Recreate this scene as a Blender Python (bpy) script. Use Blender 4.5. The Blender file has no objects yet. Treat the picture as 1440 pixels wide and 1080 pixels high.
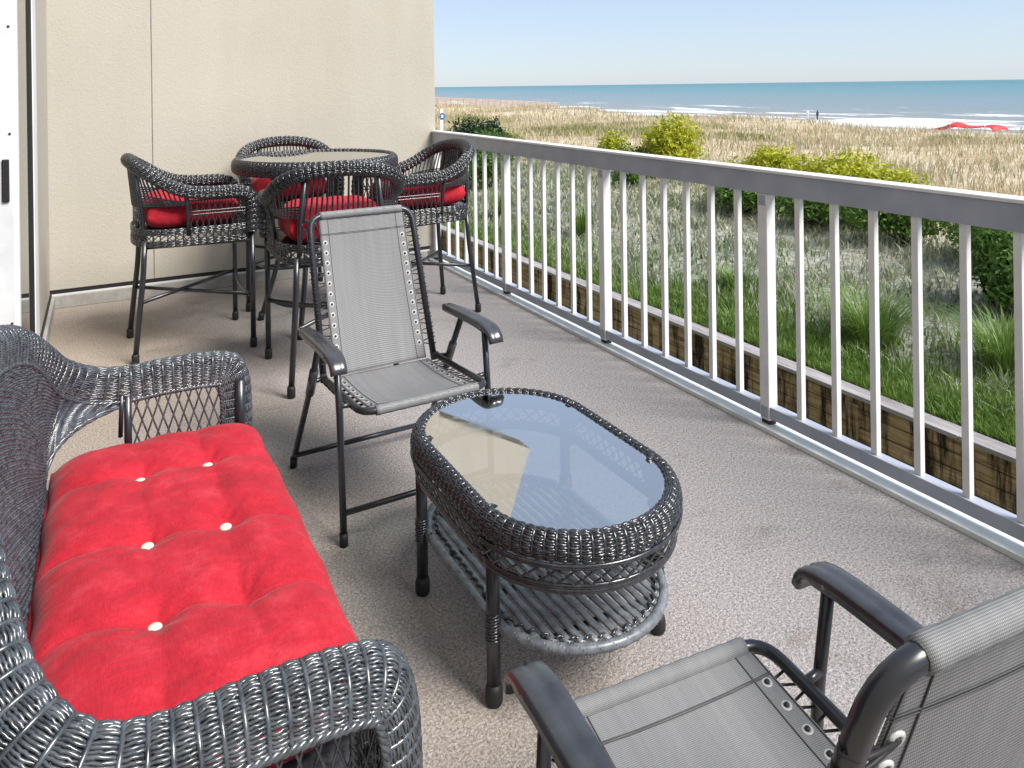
import bpy, math, random
import numpy as np
from mathutils import Vector, Matrix
random.seed(7); rng = np.random.default_rng(7)
S = bpy.context.scene
COL = S.collection
PI = math.pi
rad = math.radians

# ------------------------------------------------------------------ camera
YAW = math.atan(582 / 1080); ROLL = .0133; EYE = 1.45
fw = Vector((math.sin(YAW), math.cos(YAW), 0)); rt = Vector((math.cos(YAW), -math.sin(YAW), 0)); up = Vector((0, 0, 1))
cx = rt * math.cos(ROLL) - up * math.sin(ROLL)
cy = rt * math.sin(ROLL) + up * math.cos(ROLL)
cam = bpy.data.objects.new('camera', bpy.data.cameras.new('camera')); COL.objects.link(cam)
cam.matrix_world = Matrix(((cx.x, cy.x, -fw.x, 0), (cx.y, cy.y, -fw.y, 0), (cx.z, cy.z, -fw.z, EYE), (0, 0, 0, 1)))
cam.data.sensor_width = 36; cam.data.lens = 27.0; cam.data.shift_y = (121 - 540) / 1440
cam.data.clip_start = .05; cam.data.clip_end = 40000
S.camera = cam
# ------------------------------------------------------------------ sky, sun, exposure
SUN = Vector((.34, -.60, .74)).normalized()
EL = math.asin(SUN.z); AZ = math.atan2(SUN.x, SUN.y)
W = bpy.data.worlds.new('World'); S.world = W; W.use_nodes = True
wn = W.node_tree; bg = wn.nodes['Background']; bg.inputs['Strength'].default_value = .05
sky = wn.nodes.new('ShaderNodeTexSky'); sky.sky_type = 'NISHITA'; sky.sun_disc = False
sky.sun_elevation = EL; sky.sun_rotation = AZ % (2 * PI); sky.altitude = 0; sky.air_density = 1.0; sky.dust_density = .3; sky.ozone_density = 1.0
tint = wn.nodes.new('ShaderNodeMix'); tint.data_type = 'RGBA'; tint.blend_type = 'MULTIPLY'; tint.inputs[0].default_value = 1; tint.inputs[7].default_value = (.93, 1.0, 1.24, 1)
hz = wn.nodes.new('ShaderNodeMix'); hz.data_type = 'RGBA'; hz.inputs[0].default_value = .58; hz.inputs[7].default_value = (4.9, 5.75, 6.7, 1)
wn.links.new(sky.outputs[0], tint.inputs[6]); wn.links.new(tint.outputs[2], hz.inputs[6]); wn.links.new(hz.outputs[2], bg.inputs['Color'])
sl = bpy.data.lights.new('sun', 'SUN'); sl.energy = 2.4; sl.angle = rad(28); sl.color = (1, .95, .87)
so = bpy.data.objects.new('sun', sl); COL.objects.link(so)
so.rotation_euler = SUN.to_track_quat('Z', 'Y').to_euler(); so.location = (0, -10, 40)
S.view_settings.view_transform = 'Standard'; S.view_settings.look = 'None'
S.view_settings.gamma = 1; S.view_settings.use_curve_mapping = False
S.view_settings.exposure = 1.42
S.cycles.max_bounces = 10; S.cycles.diffuse_bounces = 6; S.cycles.transparent_max_bounces = 16
S.cycles.use_denoising = True

# ------------------------------------------------------------------ mesh helpers
A = np.asarray
class MB:
    def __init__(s): s.v = []; s.f = []; s.n = 0
    def add(s, v, f):
        v = A(v, float).reshape(-1, 3); f = A(f, int)
        s.v.append(v); s.f.append(f + s.n); s.n += len(v)
    def box(s, x0, x1, y0, y1, z0, z1):
        v = [(x, y, z) for z in (z0, z1) for y in (y0, y1) for x in (x0, x1)]
        s.add(v, [(0, 2, 3, 1), (4, 5, 7, 6), (0, 1, 5, 4), (2, 6, 7, 3), (0, 4, 6, 2), (1, 3, 7, 5)])
    def prism(s, poly, axis, a, b):
        """poly of 2D points in the plane normal to axis, extruded a..b"""
        n = len(poly); v = []
        for t in (a, b):
            for p, q in poly:
                v.append((t, p, q) if axis == 0 else (p, t, q) if axis == 1 else (p, q, t))
        f3 = [(i, (i + 1) % n, n + (i + 1) % n, n + i) for i in range(n)]
        s.add(v, f3)
        s.ng = getattr(s, 'ng', []); base = s.n - 2 * n
        s.ng.append(list(range(base, base + n))[::-1]); s.ng.append(list(range(base + n, base + 2 * n)))
    def grid(s, P, closed_u=False, closed_v=False):
        nu, nv = P.shape[:2]
        iu = np.arange(nu if closed_u else nu - 1); iv = np.arange(nv if closed_v else nv - 1)
        a, b = np.meshgrid(iu, iv, indexing='ij'); a2 = (a + 1) % nu; b2 = (b + 1) % nv
        f = np.stack([a * nv + b, a2 * nv + b, a2 * nv + b2, a * nv + b2], -1).reshape(-1, 4)
        s.add(P.reshape(-1, 3), f)
    def tube(s, P, r, n=7, closed=False, normals=None, flat=1.0):
        P = A(P, float); k = len(P)
        T = np.gradient(P, axis=0) if not closed else np.roll(P, -1, 0) - np.roll(P, 1, 0)
        T /= np.linalg.norm(T, axis=1, keepdims=True) + 1e-12
        if normals is None:
            N = np.zeros_like(P); ref = A((0, 0, 1.)) if abs(T[0][2]) < .9 else A((1., 0, 0))
            v = ref - T[0] * (ref @ T[0]); v /= np.linalg.norm(v)
            for i in range(k):
                v = v - T[i] * (v @ T[i]); v /= np.linalg.norm(v) + 1e-12; N[i] = v
        else:
            N = normals - T * (normals * T).sum(1, keepdims=True); N /= np.linalg.norm(N, axis=1, keepdims=True) + 1e-12
        B = np.cross(T, N)
        th = np.arange(n) * 2 * PI / n + PI / n
        r = np.broadcast_to(A(r, float), (k,))[:, None, None]
        Q = P[:, None] + r * (np.cos(th)[None, :, None] * N[:, None] * flat + np.sin(th)[None, :, None] * B[:, None])
        s.grid(Q, closed_u=closed, closed_v=True)
        if not closed:
            s.ng = getattr(s, 'ng', []); b = s.n - k * n
            s.ng.append(list(range(b, b + n))); s.ng.append(list(range(s.n - n, s.n))[::-1])
    def ellipsoid(s, c, r, nu=14, nv=9):
        u = np.linspace(0, 2 * PI, nu, endpoint=False); v = np.linspace(.02, PI - .02, nv)
        U, V = np.meshgrid(u, v, indexing='ij')
        P = np.stack([np.cos(U) * np.sin(V) * r[0], np.sin(U) * np.sin(V) * r[1], np.cos(V) * r[2]], -1) + A(c)
        s.grid(P[:, ::-1], closed_u=True)
    def build(s, name, mat, parent=None, smooth=True, bevel=0, **props):
        me = bpy.data.meshes.new(name)
        V = np.concatenate(s.v)
        F = []; counts = {}
        loops = []; starts = []; totals = []; c = 0
        for f in s.f:
            k = f.shape[1]; loops.append(f.reshape(-1)); m = len(f)
            starts.append(c + np.arange(m) * k); totals.append(np.full(m, k)); c += m * k
        for g in getattr(s, 'ng', []):
            loops.append(A(g)); starts.append(A([c])); totals.append(A([len(g)])); c += len(g)
        L = np.concatenate(loops); St = np.concatenate(starts); To = np.concatenate(totals)
        me.vertices.add(len(V)); me.vertices.foreach_set('co', V.astype(np.float32).ravel())
        me.loops.add(len(L)); me.loops.foreach_set('vertex_index', L.astype(np.int32))
        me.polygons.add(len(St)); me.polygons.foreach_set('loop_start', St.astype(np.int32))
        me.update(calc_edges=True); me.validate()
        me.polygons.foreach_set('use_smooth', np.full(len(me.polygons), bool(smooth)))
        me.materials.append(mat)
        o = bpy.data.objects.new(name, me); COL.objects.link(o)
        if parent: o.parent = parent
        if bevel:
            b = o.modifiers.new('bevel', 'BEVEL'); b.width = bevel; b.segments = 2; b.limit_method = 'ANGLE'; b.angle_limit = rad(40)
            if smooth:
                for p in me.polygons: p.use_smooth = False
        for k, v in props.items(): o[k] = v
        return o

def tag(o, label=None, cat=None, group=None, kind=None):
    if label: o['label'] = label
    if cat: o['category'] = cat
    if group: o['group'] = group
    if kind: o['kind'] = kind
    return o
def thing(name, label, cat, loc=(0, 0, 0), rz=0, group=None):
    o = bpy.data.objects.new(name, None); COL.objects.link(o); o.empty_display_size = .1
    o.location = loc; o.rotation_euler = (0, 0, rz)
    return tag(o, label, cat, group)
def copy_tree(o, parent=None):
    c = o.copy(); COL.objects.link(c)
    if parent: c.parent = parent
    for ch in list(o.children): copy_tree(ch, c)
    return c
def smooth_path(pts, n=120, closed=False):
    """Catmull-Rom through rows of pts (any number of columns), even in arc length of the first three"""
    p = A(pts, float); k = len(p); out = []
    for i in range(k if closed else k - 1):
        if closed: a, b, c, d = p[(i - 1) % k], p[i], p[(i + 1) % k], p[(i + 2) % k]
        else:
            b, c = p[i], p[i + 1]; a = p[i - 1] if i else 2 * b - c; d = p[i + 2] if i + 2 < k else 2 * c - b
        t = np.linspace(0, 1, 24, endpoint=False)[:, None]
        out.append(.5 * (2 * b + (c - a) * t + (2 * a - 5 * b + 4 * c - d) * t ** 2 + (3 * b - a - 3 * c + d) * t ** 3))
    out.append(p[:1] if closed else p[-1:])
    q = np.concatenate(out)
    s = np.concatenate([[0], np.cumsum(np.linalg.norm(np.diff(q[:, :3], axis=0), axis=1))])
    ss = np.linspace(0, s[-1], n + 1 if closed else n)
    r = np.stack([np.interp(ss, s, q[:, j]) for j in range(q.shape[1])], 1)
    return r[:-1] if closed else r
def length(P): return np.linalg.norm(np.diff(P, axis=0), axis=1).sum()
def unit(a): return a / (np.linalg.norm(a, axis=-1, keepdims=True) + 1e-12)

def weave(mb, Sf, vs, nribs, amp, r, rib=.004, ppr=8, closed=False, flat=1.0, n=5, u0=0., u1=1., vspan=None, double=False, col=.0, flatref=False):
    """strands along u at each v of vs, woven over and under nribs ribs that run along v. Sf(u,v)->points"""
    K = nribs * ppr + (0 if closed else 1)
    u = u0 + (u1 - u0) * (np.arange(K) / (nribs * ppr)); e = 1e-3
    ph = np.arange(K) / ppr * PI
    vm = np.linspace(vs[0], vs[-1], 9); mid = np.mean([Sf(u, np.full(K, v)) for v in vm], 0); sg = 0.
    for v in vm:
        vv = np.full(K, v); N = unit(np.cross(Sf(u + e, vv) - Sf(u - e, vv), Sf(u, vv + e) - Sf(u, vv - e))); c_ = mid if not flatref else np.mean(mid, 0)
        sg += ((Sf(u, vv) - c_) * N).sum()
    sg = 1. if sg >= 0 else -1.
    for j, v in enumerate(vs):
        vv = np.full(K, v)
        P = Sf(u, vv); Tu = Sf(u + e, vv) - Sf(u - e, vv); Tv = Sf(u, vv + e) - Sf(u, vv - e)
        N = unit(np.cross(Tu, Tv))
        w = np.cos(ph + PI * (j // 2 if double else j))
        P = P + N * (amp * w + sg * col * (np.abs(np.sin(ph)) ** .8 - .6))[:, None] + unit(Tv) * (.0006 * rng.standard_normal(K))[:, None]
        mb.tube(P, r * (1 + .08 * rng.standard_normal()), n=n, closed=closed, normals=N, flat=flat)
    va = np.linspace(*(vspan or (vs[0], vs[-1])), max(8, len(vs)))
    for i in range(nribs if closed else nribs + 1):
        uu = np.full(len(va), u0 + (u1 - u0) * i / nribs)
        P = Sf(uu, va); N = unit(np.cross(Sf(uu + e, va) - Sf(uu - e, va), Sf(uu, va + e) - Sf(uu, va - e)))
        mb.tube(P, rib, n=5, normals=N)

class Sweep:
    """surface: profile (o,n) curve swept on a path with outward and up vectors"""
    def __init__(s, P, O, prof, closed=False):
        s.P = P; s.closed = closed; k = len(P)
        T = unit(np.gradient(P, axis=0)) if not closed else unit(np.roll(P, -1, 0) - np.roll(P, 1, 0))
        O = O - T * (O * T).sum(1, keepdims=True); s.O = unit(O); N = np.cross(s.O, T)
        s.N = N * np.sign((N * A([0, 0, 1.]) + 1e-9).sum(1).mean() + 1e-9)
        pr = smooth_path([(a, b, 0) for a, b in prof], 60); d = np.concatenate([[0], np.cumsum(np.linalg.norm(np.diff(pr, axis=0), axis=1))])
        s.plen = d[-1]; s.pt = d / d[-1]; s.pr = pr
        s.x = np.linspace(0, 1, k + 1) if closed else np.linspace(0, 1, k)
    def it(s, arr, u):
        if s.closed: arr = np.concatenate([arr, arr[:1]]); u = u % 1
        return np.stack([np.interp(u, s.x, arr[:, j]) for j in range(3)], 1)
    def __call__(s, u, v):
        o = np.interp(v, s.pt, s.pr[:, 0]); n = np.interp(v, s.pt, s.pr[:, 1])
        return s.it(s.P, u) + s.it(s.O, u) * o[:, None] + s.it(s.N, u) * n[:, None]

def braid(mb, P, r=.006, pitch=.03, closed=False):
    """two strands twisted round each other along P"""
    P = A(P); T = unit(np.gradient(P, axis=0)); ref = np.where(abs(T[:, 2:3]) < .8, A([[0, 0, 1.]]), A([[1., 0, 0]]))
    B = unit(np.cross(T, ref)); N = np.cross(B, T)
    d = np.concatenate([[0], np.cumsum(np.linalg.norm(np.diff(P, axis=0), axis=1))])
    for k in (0, PI * 2 / 3, PI * 4 / 3):
        a = d / pitch * 2 * PI + k
        mb.tube(P + (B * np.cos(a)[:, None] + N * np.sin(a)[:, None]) * r * .8, r, n=5, closed=False)
def resample(P, step):
    return smooth_path(P, max(6, int(length(A(P)) / step)))
def lattice(mb, Sf, nu, r=.0024, slope=1.0, u0=0, u1=1, v0=0, v1=1, m=12):
    """diamond net: two families of canes across the patch Sf(u,v)"""
    step = (u1 - u0) / nu; span = step * slope * 2
    for sgn in (1, -1):
        for i in range(-3, nu + 4):
            t = np.linspace(0, 1, m); u = u0 + i * step + (span * t if sgn > 0 else span * (1 - t)); v = v0 + (v1 - v0) * t
            ok = (u >= u0 - 1e-6) & (u <= u1 + 1e-6)
            if ok.sum() < 3: continue
            P = Sf(u[ok], v[ok]); mb.tube(P, r, n=5)

# ------------------------------------------------------------------ materials
def newmat(name, color, rough=.6, spec=.5, metal=0, **kw):
    m = bpy.data.materials.new(name); m.use_nodes = True
    b = m.node_tree.nodes['Principled BSDF']
    b.inputs['Base Color'].default_value = (*color, 1); b.inputs['Roughness'].default_value = rough
    b.inputs['Specular IOR Level'].default_value = spec; b.inputs['Metallic'].default_value = metal
    for k, v in kw.items(): b.inputs[k.replace('_', ' ')].default_value = v
    return m
def nd(m, t, **kw):
    n = m.node_tree.nodes.new(t)
    for k, v in kw.items():
        if k in n.inputs: n.inputs[k].default_value = v
        else: setattr(n, k, v)
    return n
def lk(m, a, b): m.node_tree.links.new(a, b)
def bsdf(m): return m.node_tree.nodes['Principled BSDF']
def coords(m, which='Object', scale=(1, 1, 1)):
    t = nd(m, 'ShaderNodeTexCoord'); mp = nd(m, 'ShaderNodeMapping'); mp.inputs['Scale'].default_value = scale
    lk(m, t.outputs[which], mp.inputs['Vector']); return mp.outputs[0]
def noise(m, vec, scale, detail=4, rough=.55):
    n = nd(m, 'ShaderNodeTexNoise'); n.inputs['Scale'].default_value = scale; n.inputs['Detail'].default_value = detail; n.inputs['Roughness'].default_value = rough
    lk(m, vec, n.inputs['Vector']); return n.outputs['Fac']
def ramp(m, fac, stops, interp='LINEAR'):
    r = nd(m, 'ShaderNodeValToRGB'); e = r.color_ramp.elements; r.color_ramp.interpolation = interp
    while len(e) < len(stops): e.new(.5)
    for el, (p, c) in zip(e, stops): el.position = p; el.color = (*c, 1) if len(c) == 3 else c
    lk(m, fac, r.inputs[0]); return r.outputs[0]
def mix(m, fac, a, b, mode='MIX'):
    n = nd(m, 'ShaderNodeMix', data_type='RGBA', blend_type=mode)
    for s_, x in ((n.inputs[0], fac), (n.inputs[6], a), (n.inputs[7], b)):
        if hasattr(x, 'links'): lk(m, x, s_)
        elif isinstance(x, (int, float)): s_.default_value = x
        else: s_.default_value = (*x, 1)
    return n.outputs[2]
def bump(m, h, strength=.3, dist=.01):
    b = nd(m, 'ShaderNodeBump'); b.inputs['Strength'].default_value = strength; b.inputs['Distance'].default_value = dist
    lk(m, h, b.inputs['Height']); lk(m, b.outputs[0], bsdf(m).inputs['Normal']); return b
def var(m, stops, scale, which='Object', detail=5, sc=(1, 1, 1)):
    c = coords(m, which, sc); f = noise(m, c, scale, detail); lk(m, ramp(m, f, stops), bsdf(m).inputs['Base Color']); return f

M = {}
m = M['wicker'] = newmat('black_wicker', (.02, .021, .024), .19, 1.0)
var(m, [(.3, (.009, .010, .013)), (.7, (.040, .044, .053))], 60)
m = M['wickg'] = newmat('grey_black_wicker', (.06, .065, .07), .22, .95)
var(m, [(.3, (.020, .024, .030)), (.7, (.095, .108, .126))], 50)
m = M['cane'] = newmat('pale_cane', (.12, .135, .15), .35, .6)
var(m, [(.3, (.07, .08, .095)), (.7, (.20, .22, .245))], 40)
m = M['metal'] = newmat('black_metal', (.018, .020, .026), .28, .7)
m = M['plastic'] = newmat('black_plastic', (.018, .019, .022), .27, .7)
f = var(m, [(.3, (.022, .024, .030)), (.75, (.06, .064, .074))], 14)
bump(m, noise(m, coords(m), 250), .08, .002)
m = M['red'] = newmat('red_fabric', (.5, .02, .03), .85, .2); bsdf(m).inputs['Sheen Weight'].default_value = .08; bsdf(m).inputs['Sheen Roughness'].default_value = .4
c = coords(m); base = ramp(m, noise(m, c, 11, 8, .7), [(.34, (.27, .003, .010)), (.52, (.42, .009, .022)), (.68, (.55, .04, .06))])
slub = noise(m, coords(m, scale=(1, .06, 1)), 420, 2); slub2 = noise(m, coords(m, scale=(.06, 1, 1)), 420, 2)
lk(m, mix(m, .35, base, mix(m, slub, (.27, .004, .012), (.62, .06, .09))), bsdf(m).inputs['Base Color'])
ad = nd(m, 'ShaderNodeMath', operation='ADD'); lk(m, slub, ad.inputs[0]); lk(m, slub2, ad.inputs[1]); bp = bump(m, ad.outputs[0], .4, .0014)
cr = nd(m, 'ShaderNodeBump'); cr.inputs['Strength'].default_value = .5; cr.inputs['Distance'].default_value = .012; lk(m, noise(m, coords(m, scale=(1, 2.2, 1)), 13, 4, .6), cr.inputs['Height']); lk(m, cr.outputs[0], bp.inputs['Normal'])
m = M['button'] = newmat('cream_button', (.72, .66, .52), .5)
# sling mesh fabric: fine ribs, slightly see-through
m = M['sling'] = newmat('sling_fabric', (.2, .205, .21), .7, .3)
w1 = nd(m, 'ShaderNodeTexWave', wave_type='BANDS', bands_direction='X'); w1.inputs['Scale'].default_value = 150; w1.inputs['Distortion'].default_value = .6; w1.inputs['Detail Scale'].default_value = 3; lk(m, coords(m), w1.inputs[0])
w2 = nd(m, 'ShaderNodeTexWave', wave_type='BANDS', bands_direction='DIAGONAL'); w2.inputs['Scale'].default_value = 190; lk(m, coords(m, scale=(0, 1, 1)), w2.inputs[0])
mu = nd(m, 'ShaderNodeMath', operation='MULTIPLY'); lk(m, w1.outputs['Fac'], mu.inputs[0]); lk(m, w2.outputs['Fac'], mu.inputs[1])
cl = mix(m, mu.outputs[0], (.155, .16, .17), (.41, .415, .425)); cl2 = mix(m, noise(m, coords(m, scale=(1, .05, .05)), 60, 2), (.8, .8, .8), (1.1, 1.1, 1.1))
lk(m, mix(m, 1.0, cl, cl2, 'MULTIPLY'), bsdf(m).inputs['Base Color']); bump(m, mu.outputs[0], .4, .001)
bsdf(m).inputs['Alpha'].default_value = .9
m = M['hem'] = newmat('sling_stitching', (.07, .072, .08), .8)
m = M['eyelet'] = newmat('eyelet_plastic', (.46, .46, .46), .4)
M['rivet'] = newmat('steel_rivet', (.35, .35, .36), .4, metal=.8)
m = M['cord'] = newmat('black_cord', (.015, .015, .018), .6)
m = M['white'] = newmat('white_paint', (.72, .73, .74), .4, .5)
var(m, [(.3, (.66, .67, .685)), (.7, (.77, .775, .78))], 3); bump(m, noise(m, coords(m), 40), .05, .003)
m = M['rail'] = newmat('white_paint_shaded', (.62, .63, .66), .38, .5)
var(m, [(.3, (.29, .32, .40)), (.55, (.35, .385, .46)), (.75, (.39, .425, .50))], 7); bump(m, noise(m, coords(m), 60), .06, .003)  # same white paint as the balusters, with the rails' shade in its colour
m = M['bal'] = newmat('white_paint_lit', (.58, .59, .61), .38, .5)
var(m, [(.3, (.60, .61, .63)), (.55, (.70, .71, .72)), (.75, (.74, .745, .75))], 7)  # lighter copy of the rails' white paint, toned like its lit faces
m = M['rust'] = newmat('rusty_steel', (.05, .03, .02), .8); var(m, [(.35, (.02, .014, .012)), (.7, (.10, .05, .025))], 60)
m = M['stucco'] = newmat('cream_stucco', (.6, .52, .42), .85, .2)
c = coords(m); big = noise(m, c, .9, 5)
lk(m, mix(m, noise(m, c, 45, 3), ramp(m, big, [(.3, (.41, .38, .33)), (.7, (.475, .445, .39))]), (.45, .425, .37)), bsdf(m).inputs['Base Color']); bump(m, noise(m, c, 70, 6, .65), .5, .006)
stk = ramp(m, noise(m, coords(m, scale=(3.5, 3.5, .25)), 1.3, 7, .65), [(.33, (.965, .96, .95)), (.6, (1, 1, 1))]); o_ = bsdf(m).inputs['Base Color'].links[0].from_socket; lk(m, mix(m, 1.0, o_, stk, 'MULTIPLY'), bsdf(m).inputs['Base Color'])
m = M['conc'] = newmat('concrete', (.34, .33, .31), .85, .2)
c = coords(m); lk(m, ramp(m, noise(m, c, 7, 8, .7), [(.3, (.24, .235, .225)), (.5, (.36, .35, .33)), (.75, (.46, .45, .43))]), bsdf(m).inputs['Base Color']); bump(m, noise(m, c, 90), .3, .004)
m = M['curb'] = newmat('painted_curb', (.5, .53, .53), .45); c = coords(m, scale=(3, .35, 1))
lk(m, ramp(m, noise(m, c, 9, 8, .7), [(.3, (.60, .64, .65)), (.55, (.74, .78, .79)), (.8, (.84, .86, .86))]), bsdf(m).inputs['Base Color'])
m = M['ceil'] = newmat('ceiling_paint', (.7, .69, .66), .8)
m = M['dark'] = newmat('black_rubber', (.012, .012, .013), .6)
m = M['carpet'] = newmat('outdoor_carpet', (.3, .27, .24), .95, .1)
c = coords(m); n1 = noise(m, c, 150, 3, .8); n2 = noise(m, c, 1.1, 5); n3 = noise(m, c, 90, 3, .7)
cc = ramp(m, n1, [(.38, (.13, .12, .118)), (.5, (.40, .372, .368)), (.62, (.72, .685, .68))])
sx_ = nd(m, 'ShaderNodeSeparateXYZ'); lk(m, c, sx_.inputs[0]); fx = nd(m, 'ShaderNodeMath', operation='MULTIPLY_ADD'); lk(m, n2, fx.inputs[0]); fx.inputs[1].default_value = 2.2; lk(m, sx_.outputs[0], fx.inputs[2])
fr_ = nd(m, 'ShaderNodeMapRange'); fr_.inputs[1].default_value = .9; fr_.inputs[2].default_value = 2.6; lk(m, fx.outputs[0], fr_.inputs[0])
light_tint = mix(m, fr_.outputs[0], (.87, .79, .67), (.83, .835, .86)); stain = ramp(m, noise(m, c, 2.6, 7, .7), [(.30, (.70, .68, .65)), (.46, (1, 1, 1))]); grit = ramp(m, noise(m, c, 38, 3, .7), [(.22, (.45, .42, .38)), (.30, (1, 1, 1))])  # warm-to-cool light across X is painted into the carpet colour
pile = mix(m, .5, cc, ramp(m, n3, [(.35, (.24, .22, .215)), (.65, (.58, .54, .525))]))
lk(m, mix(m, 1.0, mix(m, 1.0, mix(m, 1.0, pile, light_tint, 'MULTIPLY'), stain, 'MULTIPLY'), grit, 'MULTIPLY'), bsdf(m).inputs['Base Color'])
ad = nd(m, 'ShaderNodeMath', operation='ADD'); lk(m, n1, ad.inputs[0]); lk(m, n3, ad.inputs[1]); bump(m, ad.outputs[0], .8, .006)
# glass
m = M['glass'] = bpy.data.materials.new('table_glass'); m.use_nodes = True; nt = m.node_tree; nt.nodes.remove(bsdf(m)); out = nt.nodes['Material Output']
fr = nd(m, 'ShaderNodeFresnel'); fr.inputs['IOR'].default_value = 2.3; ge = nd(m, 'ShaderNodeNewGeometry'); fm_ = nd(m, 'ShaderNodeMath', operation='MULTIPLY', use_clamp=True); iv = nd(m, 'ShaderNodeMath', operation='SUBTRACT'); iv.inputs[0].default_value = 3.9; bk_ = nd(m, 'ShaderNodeMath', operation='MULTIPLY'); bk_.inputs[1].default_value = 3.9; lk(m, ge.outputs['Backfacing'], bk_.inputs[0]); lk(m, bk_.outputs[0], iv.inputs[1]); lk(m, fr.outputs[0], fm_.inputs[0]); lk(m, iv.outputs[0], fm_.inputs[1])
tr = nd(m, 'ShaderNodeBsdfTransparent'); tr.inputs[0].default_value = (.86, .92, .92, 1)
gl = nd(m, 'ShaderNodeBsdfGlossy'); rg_ = nd(m, 'ShaderNodeMapRange'); rg_.inputs[1].default_value = .45; rg_.inputs[2].default_value = .75; rg_.inputs[3].default_value = .01; rg_.inputs[4].default_value = .12; lk(m, noise(m, coords(m), 5, 7, .7), rg_.inputs[0]); lk(m, rg_.outputs[0], gl.inputs['Roughness'])
ms = nd(m, 'ShaderNodeMixShader'); lk(m, fm_.outputs[0], ms.inputs[0]); lk(m, tr.outputs[0], ms.inputs[1]); lk(m, gl.outputs[0], ms.inputs[2]); lk(m, ms.outputs[0], out.inputs[0])
m = M['pane'] = newmat('door_glass', (.02, .035, .033), .03, .9)
# timber retaining wall: courses, stains
m = M['timber'] = newmat('weathered_timber', (.25, .17, .09), .85, .2)
c = coords(m, scale=(1, .25, 1)); st = noise(m, coords(m, scale=(1, 3.2, .35)), 1.6, 6, .75)
wood = ramp(m, noise(m, coords(m, scale=(1, .12, 2.2)), 9, 6, .7), [(.3, (.10, .06, .03)), (.5, (.38, .27, .15)), (.75, (.60, .48, .33))])
lk(m, mix(m, ramp(m, st, [(.41, (0, 0, 0)), (.53, (1, 1, 1))]), (.03, .02, .014), wood), bsdf(m).inputs['Base Color']); bump(m, noise(m, coords(m, scale=(1, .1, 2)), 30, 5), .5, .01)
m = M['cap'] = newmat('grey_timber_cap', (.3, .28, .29), .85); c = coords(m, scale=(1, .1, 1)); lk(m, ramp(m, noise(m, c, 14, 6, .7), [(.3, (.17, .155, .16)), (.7, (.42, .40, .42))]), bsdf(m).inputs['Base Color'])
m = M['oldwood'] = newmat('silvered_wood', (.5, .4, .34), .85); var(m, [(.3, (.30, .22, .18)), (.7, (.56, .45, .38))], 6)
m = M['tent'] = newmat('red_canopy', (.68, .03, .03), .6)
m = M['blue'] = newmat('blue_sign', (.03, .10, .45), .5)
m = M['skin'] = newmat('skin', (.5, .3, .2), .6); M['cloth'] = newmat('dark_clothing', (.03, .03, .05), .8)
M['palecloth'] = newmat('pale_clothing', (.7, .7, .72), .8)
m = M['interior'] = newmat('dim_interior', (.10, .09, .08), .9)
def leafmat(name, a, b, c_, tr=.35):
    m = newmat(name, a, .45, .4); c = coords(m)
    bsdf(m).inputs['Base Color'].default_value = (*b, 1)
    col = ramp(m, noise(m, c, 5, 8, .75), [(.32, a), (.5, b), (.68, c_)])
    lk(m, col, bsdf(m).inputs['Base Color'])
    t = nd(m, 'ShaderNodeBsdfTranslucent'); lk(m, col, t.inputs[0]); s_ = nd(m, 'ShaderNodeMixShader'); s_.inputs[0].default_value = tr
    lk(m, bsdf(m).outputs[0], s_.inputs[1]); lk(m, t.outputs[0], s_.inputs[2]); lk(m, s_.outputs[0], m.node_tree.nodes['Material Output'].inputs[0]); return m
M['leafy'] = leafmat('yellow_green_leaves', (.20, .22, .014), (.42, .45, .025), (.64, .60, .05))
M['leafg'] = leafmat('green_leaves', (.03, .075, .014), (.08, .17, .026), (.18, .27, .05))
M['leafd'] = leafmat('dark_green_leaves', (.008, .03, .010), (.018, .055, .018), (.04, .09, .035))
M['grass'] = leafmat('green_grass', (.07, .13, .025), (.14, .24, .045), (.25, .34, .09))
M['drygrass'] = leafmat('dry_dune_grass', (.20, .17, .09), (.52, .43, .27), (.76, .66, .46), .3)
M['palegrass'] = leafmat('pale_green_grass', (.14, .16, .04), (.26, .28, .08), (.40, .40, .16), .3)
M['greygrass'] = leafmat('grey_green_grass', (.13, .16, .10), (.30, .33, .23), (.52, .54, .43), .3)
M['stem'] = newmat('bush_stems', (.07, .05, .035), .9)
# ground: lawn slope near the wall, dry dune field, pale beach, by distance from the building
m = M['ground'] = newmat('dune_ground', (.3, .25, .18), .95, .1)
t = nd(m, 'ShaderNodeTexCoord'); sp = nd(m, 'ShaderNodeSeparateXYZ'); lk(m, t.outputs['Object'], sp.inputs[0])
c = t.outputs['Object']; nz = noise(m, c, .55, 6, .6); fine = noise(m, c, 9, 8, .75); mid = noise(m, c, .9, 8, .7)
dx = nd(m, 'ShaderNodeMath', operation='MULTIPLY_ADD'); lk(m, nz, dx.inputs[0]); dx.inputs[1].default_value = 4.0; lk(m, sp.outputs[0], dx.inputs[2])
def xmask(a, b):
    r = nd(m, 'ShaderNodeMapRange'); r.inputs[1].default_value = a; r.inputs[2].default_value = b; lk(m, dx.outputs[0], r.inputs[0]); return r.outputs[0]
slope = mix(m, ramp(m, fine, [(.38, (0, 0, 0)), (.62, (1, 1, 1))]), (.15, .17, .12), (.45, .45, .42))
lawn = mix(m, fine, (.09, .12, .04), (.30, .31, .24))
dune = mix(m, ramp(m, mid, [(.4, (0, 0, 0)), (.6, (1, 1, 1))]), mix(m, fine, (.32, .26, .16), (.54, .45, .32)), mix(m, fine, (.50, .42, .31), (.70, .61, .48)))
beach = mix(m, fine, (.40, .34, .26), (.46, .40, .31))
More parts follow.
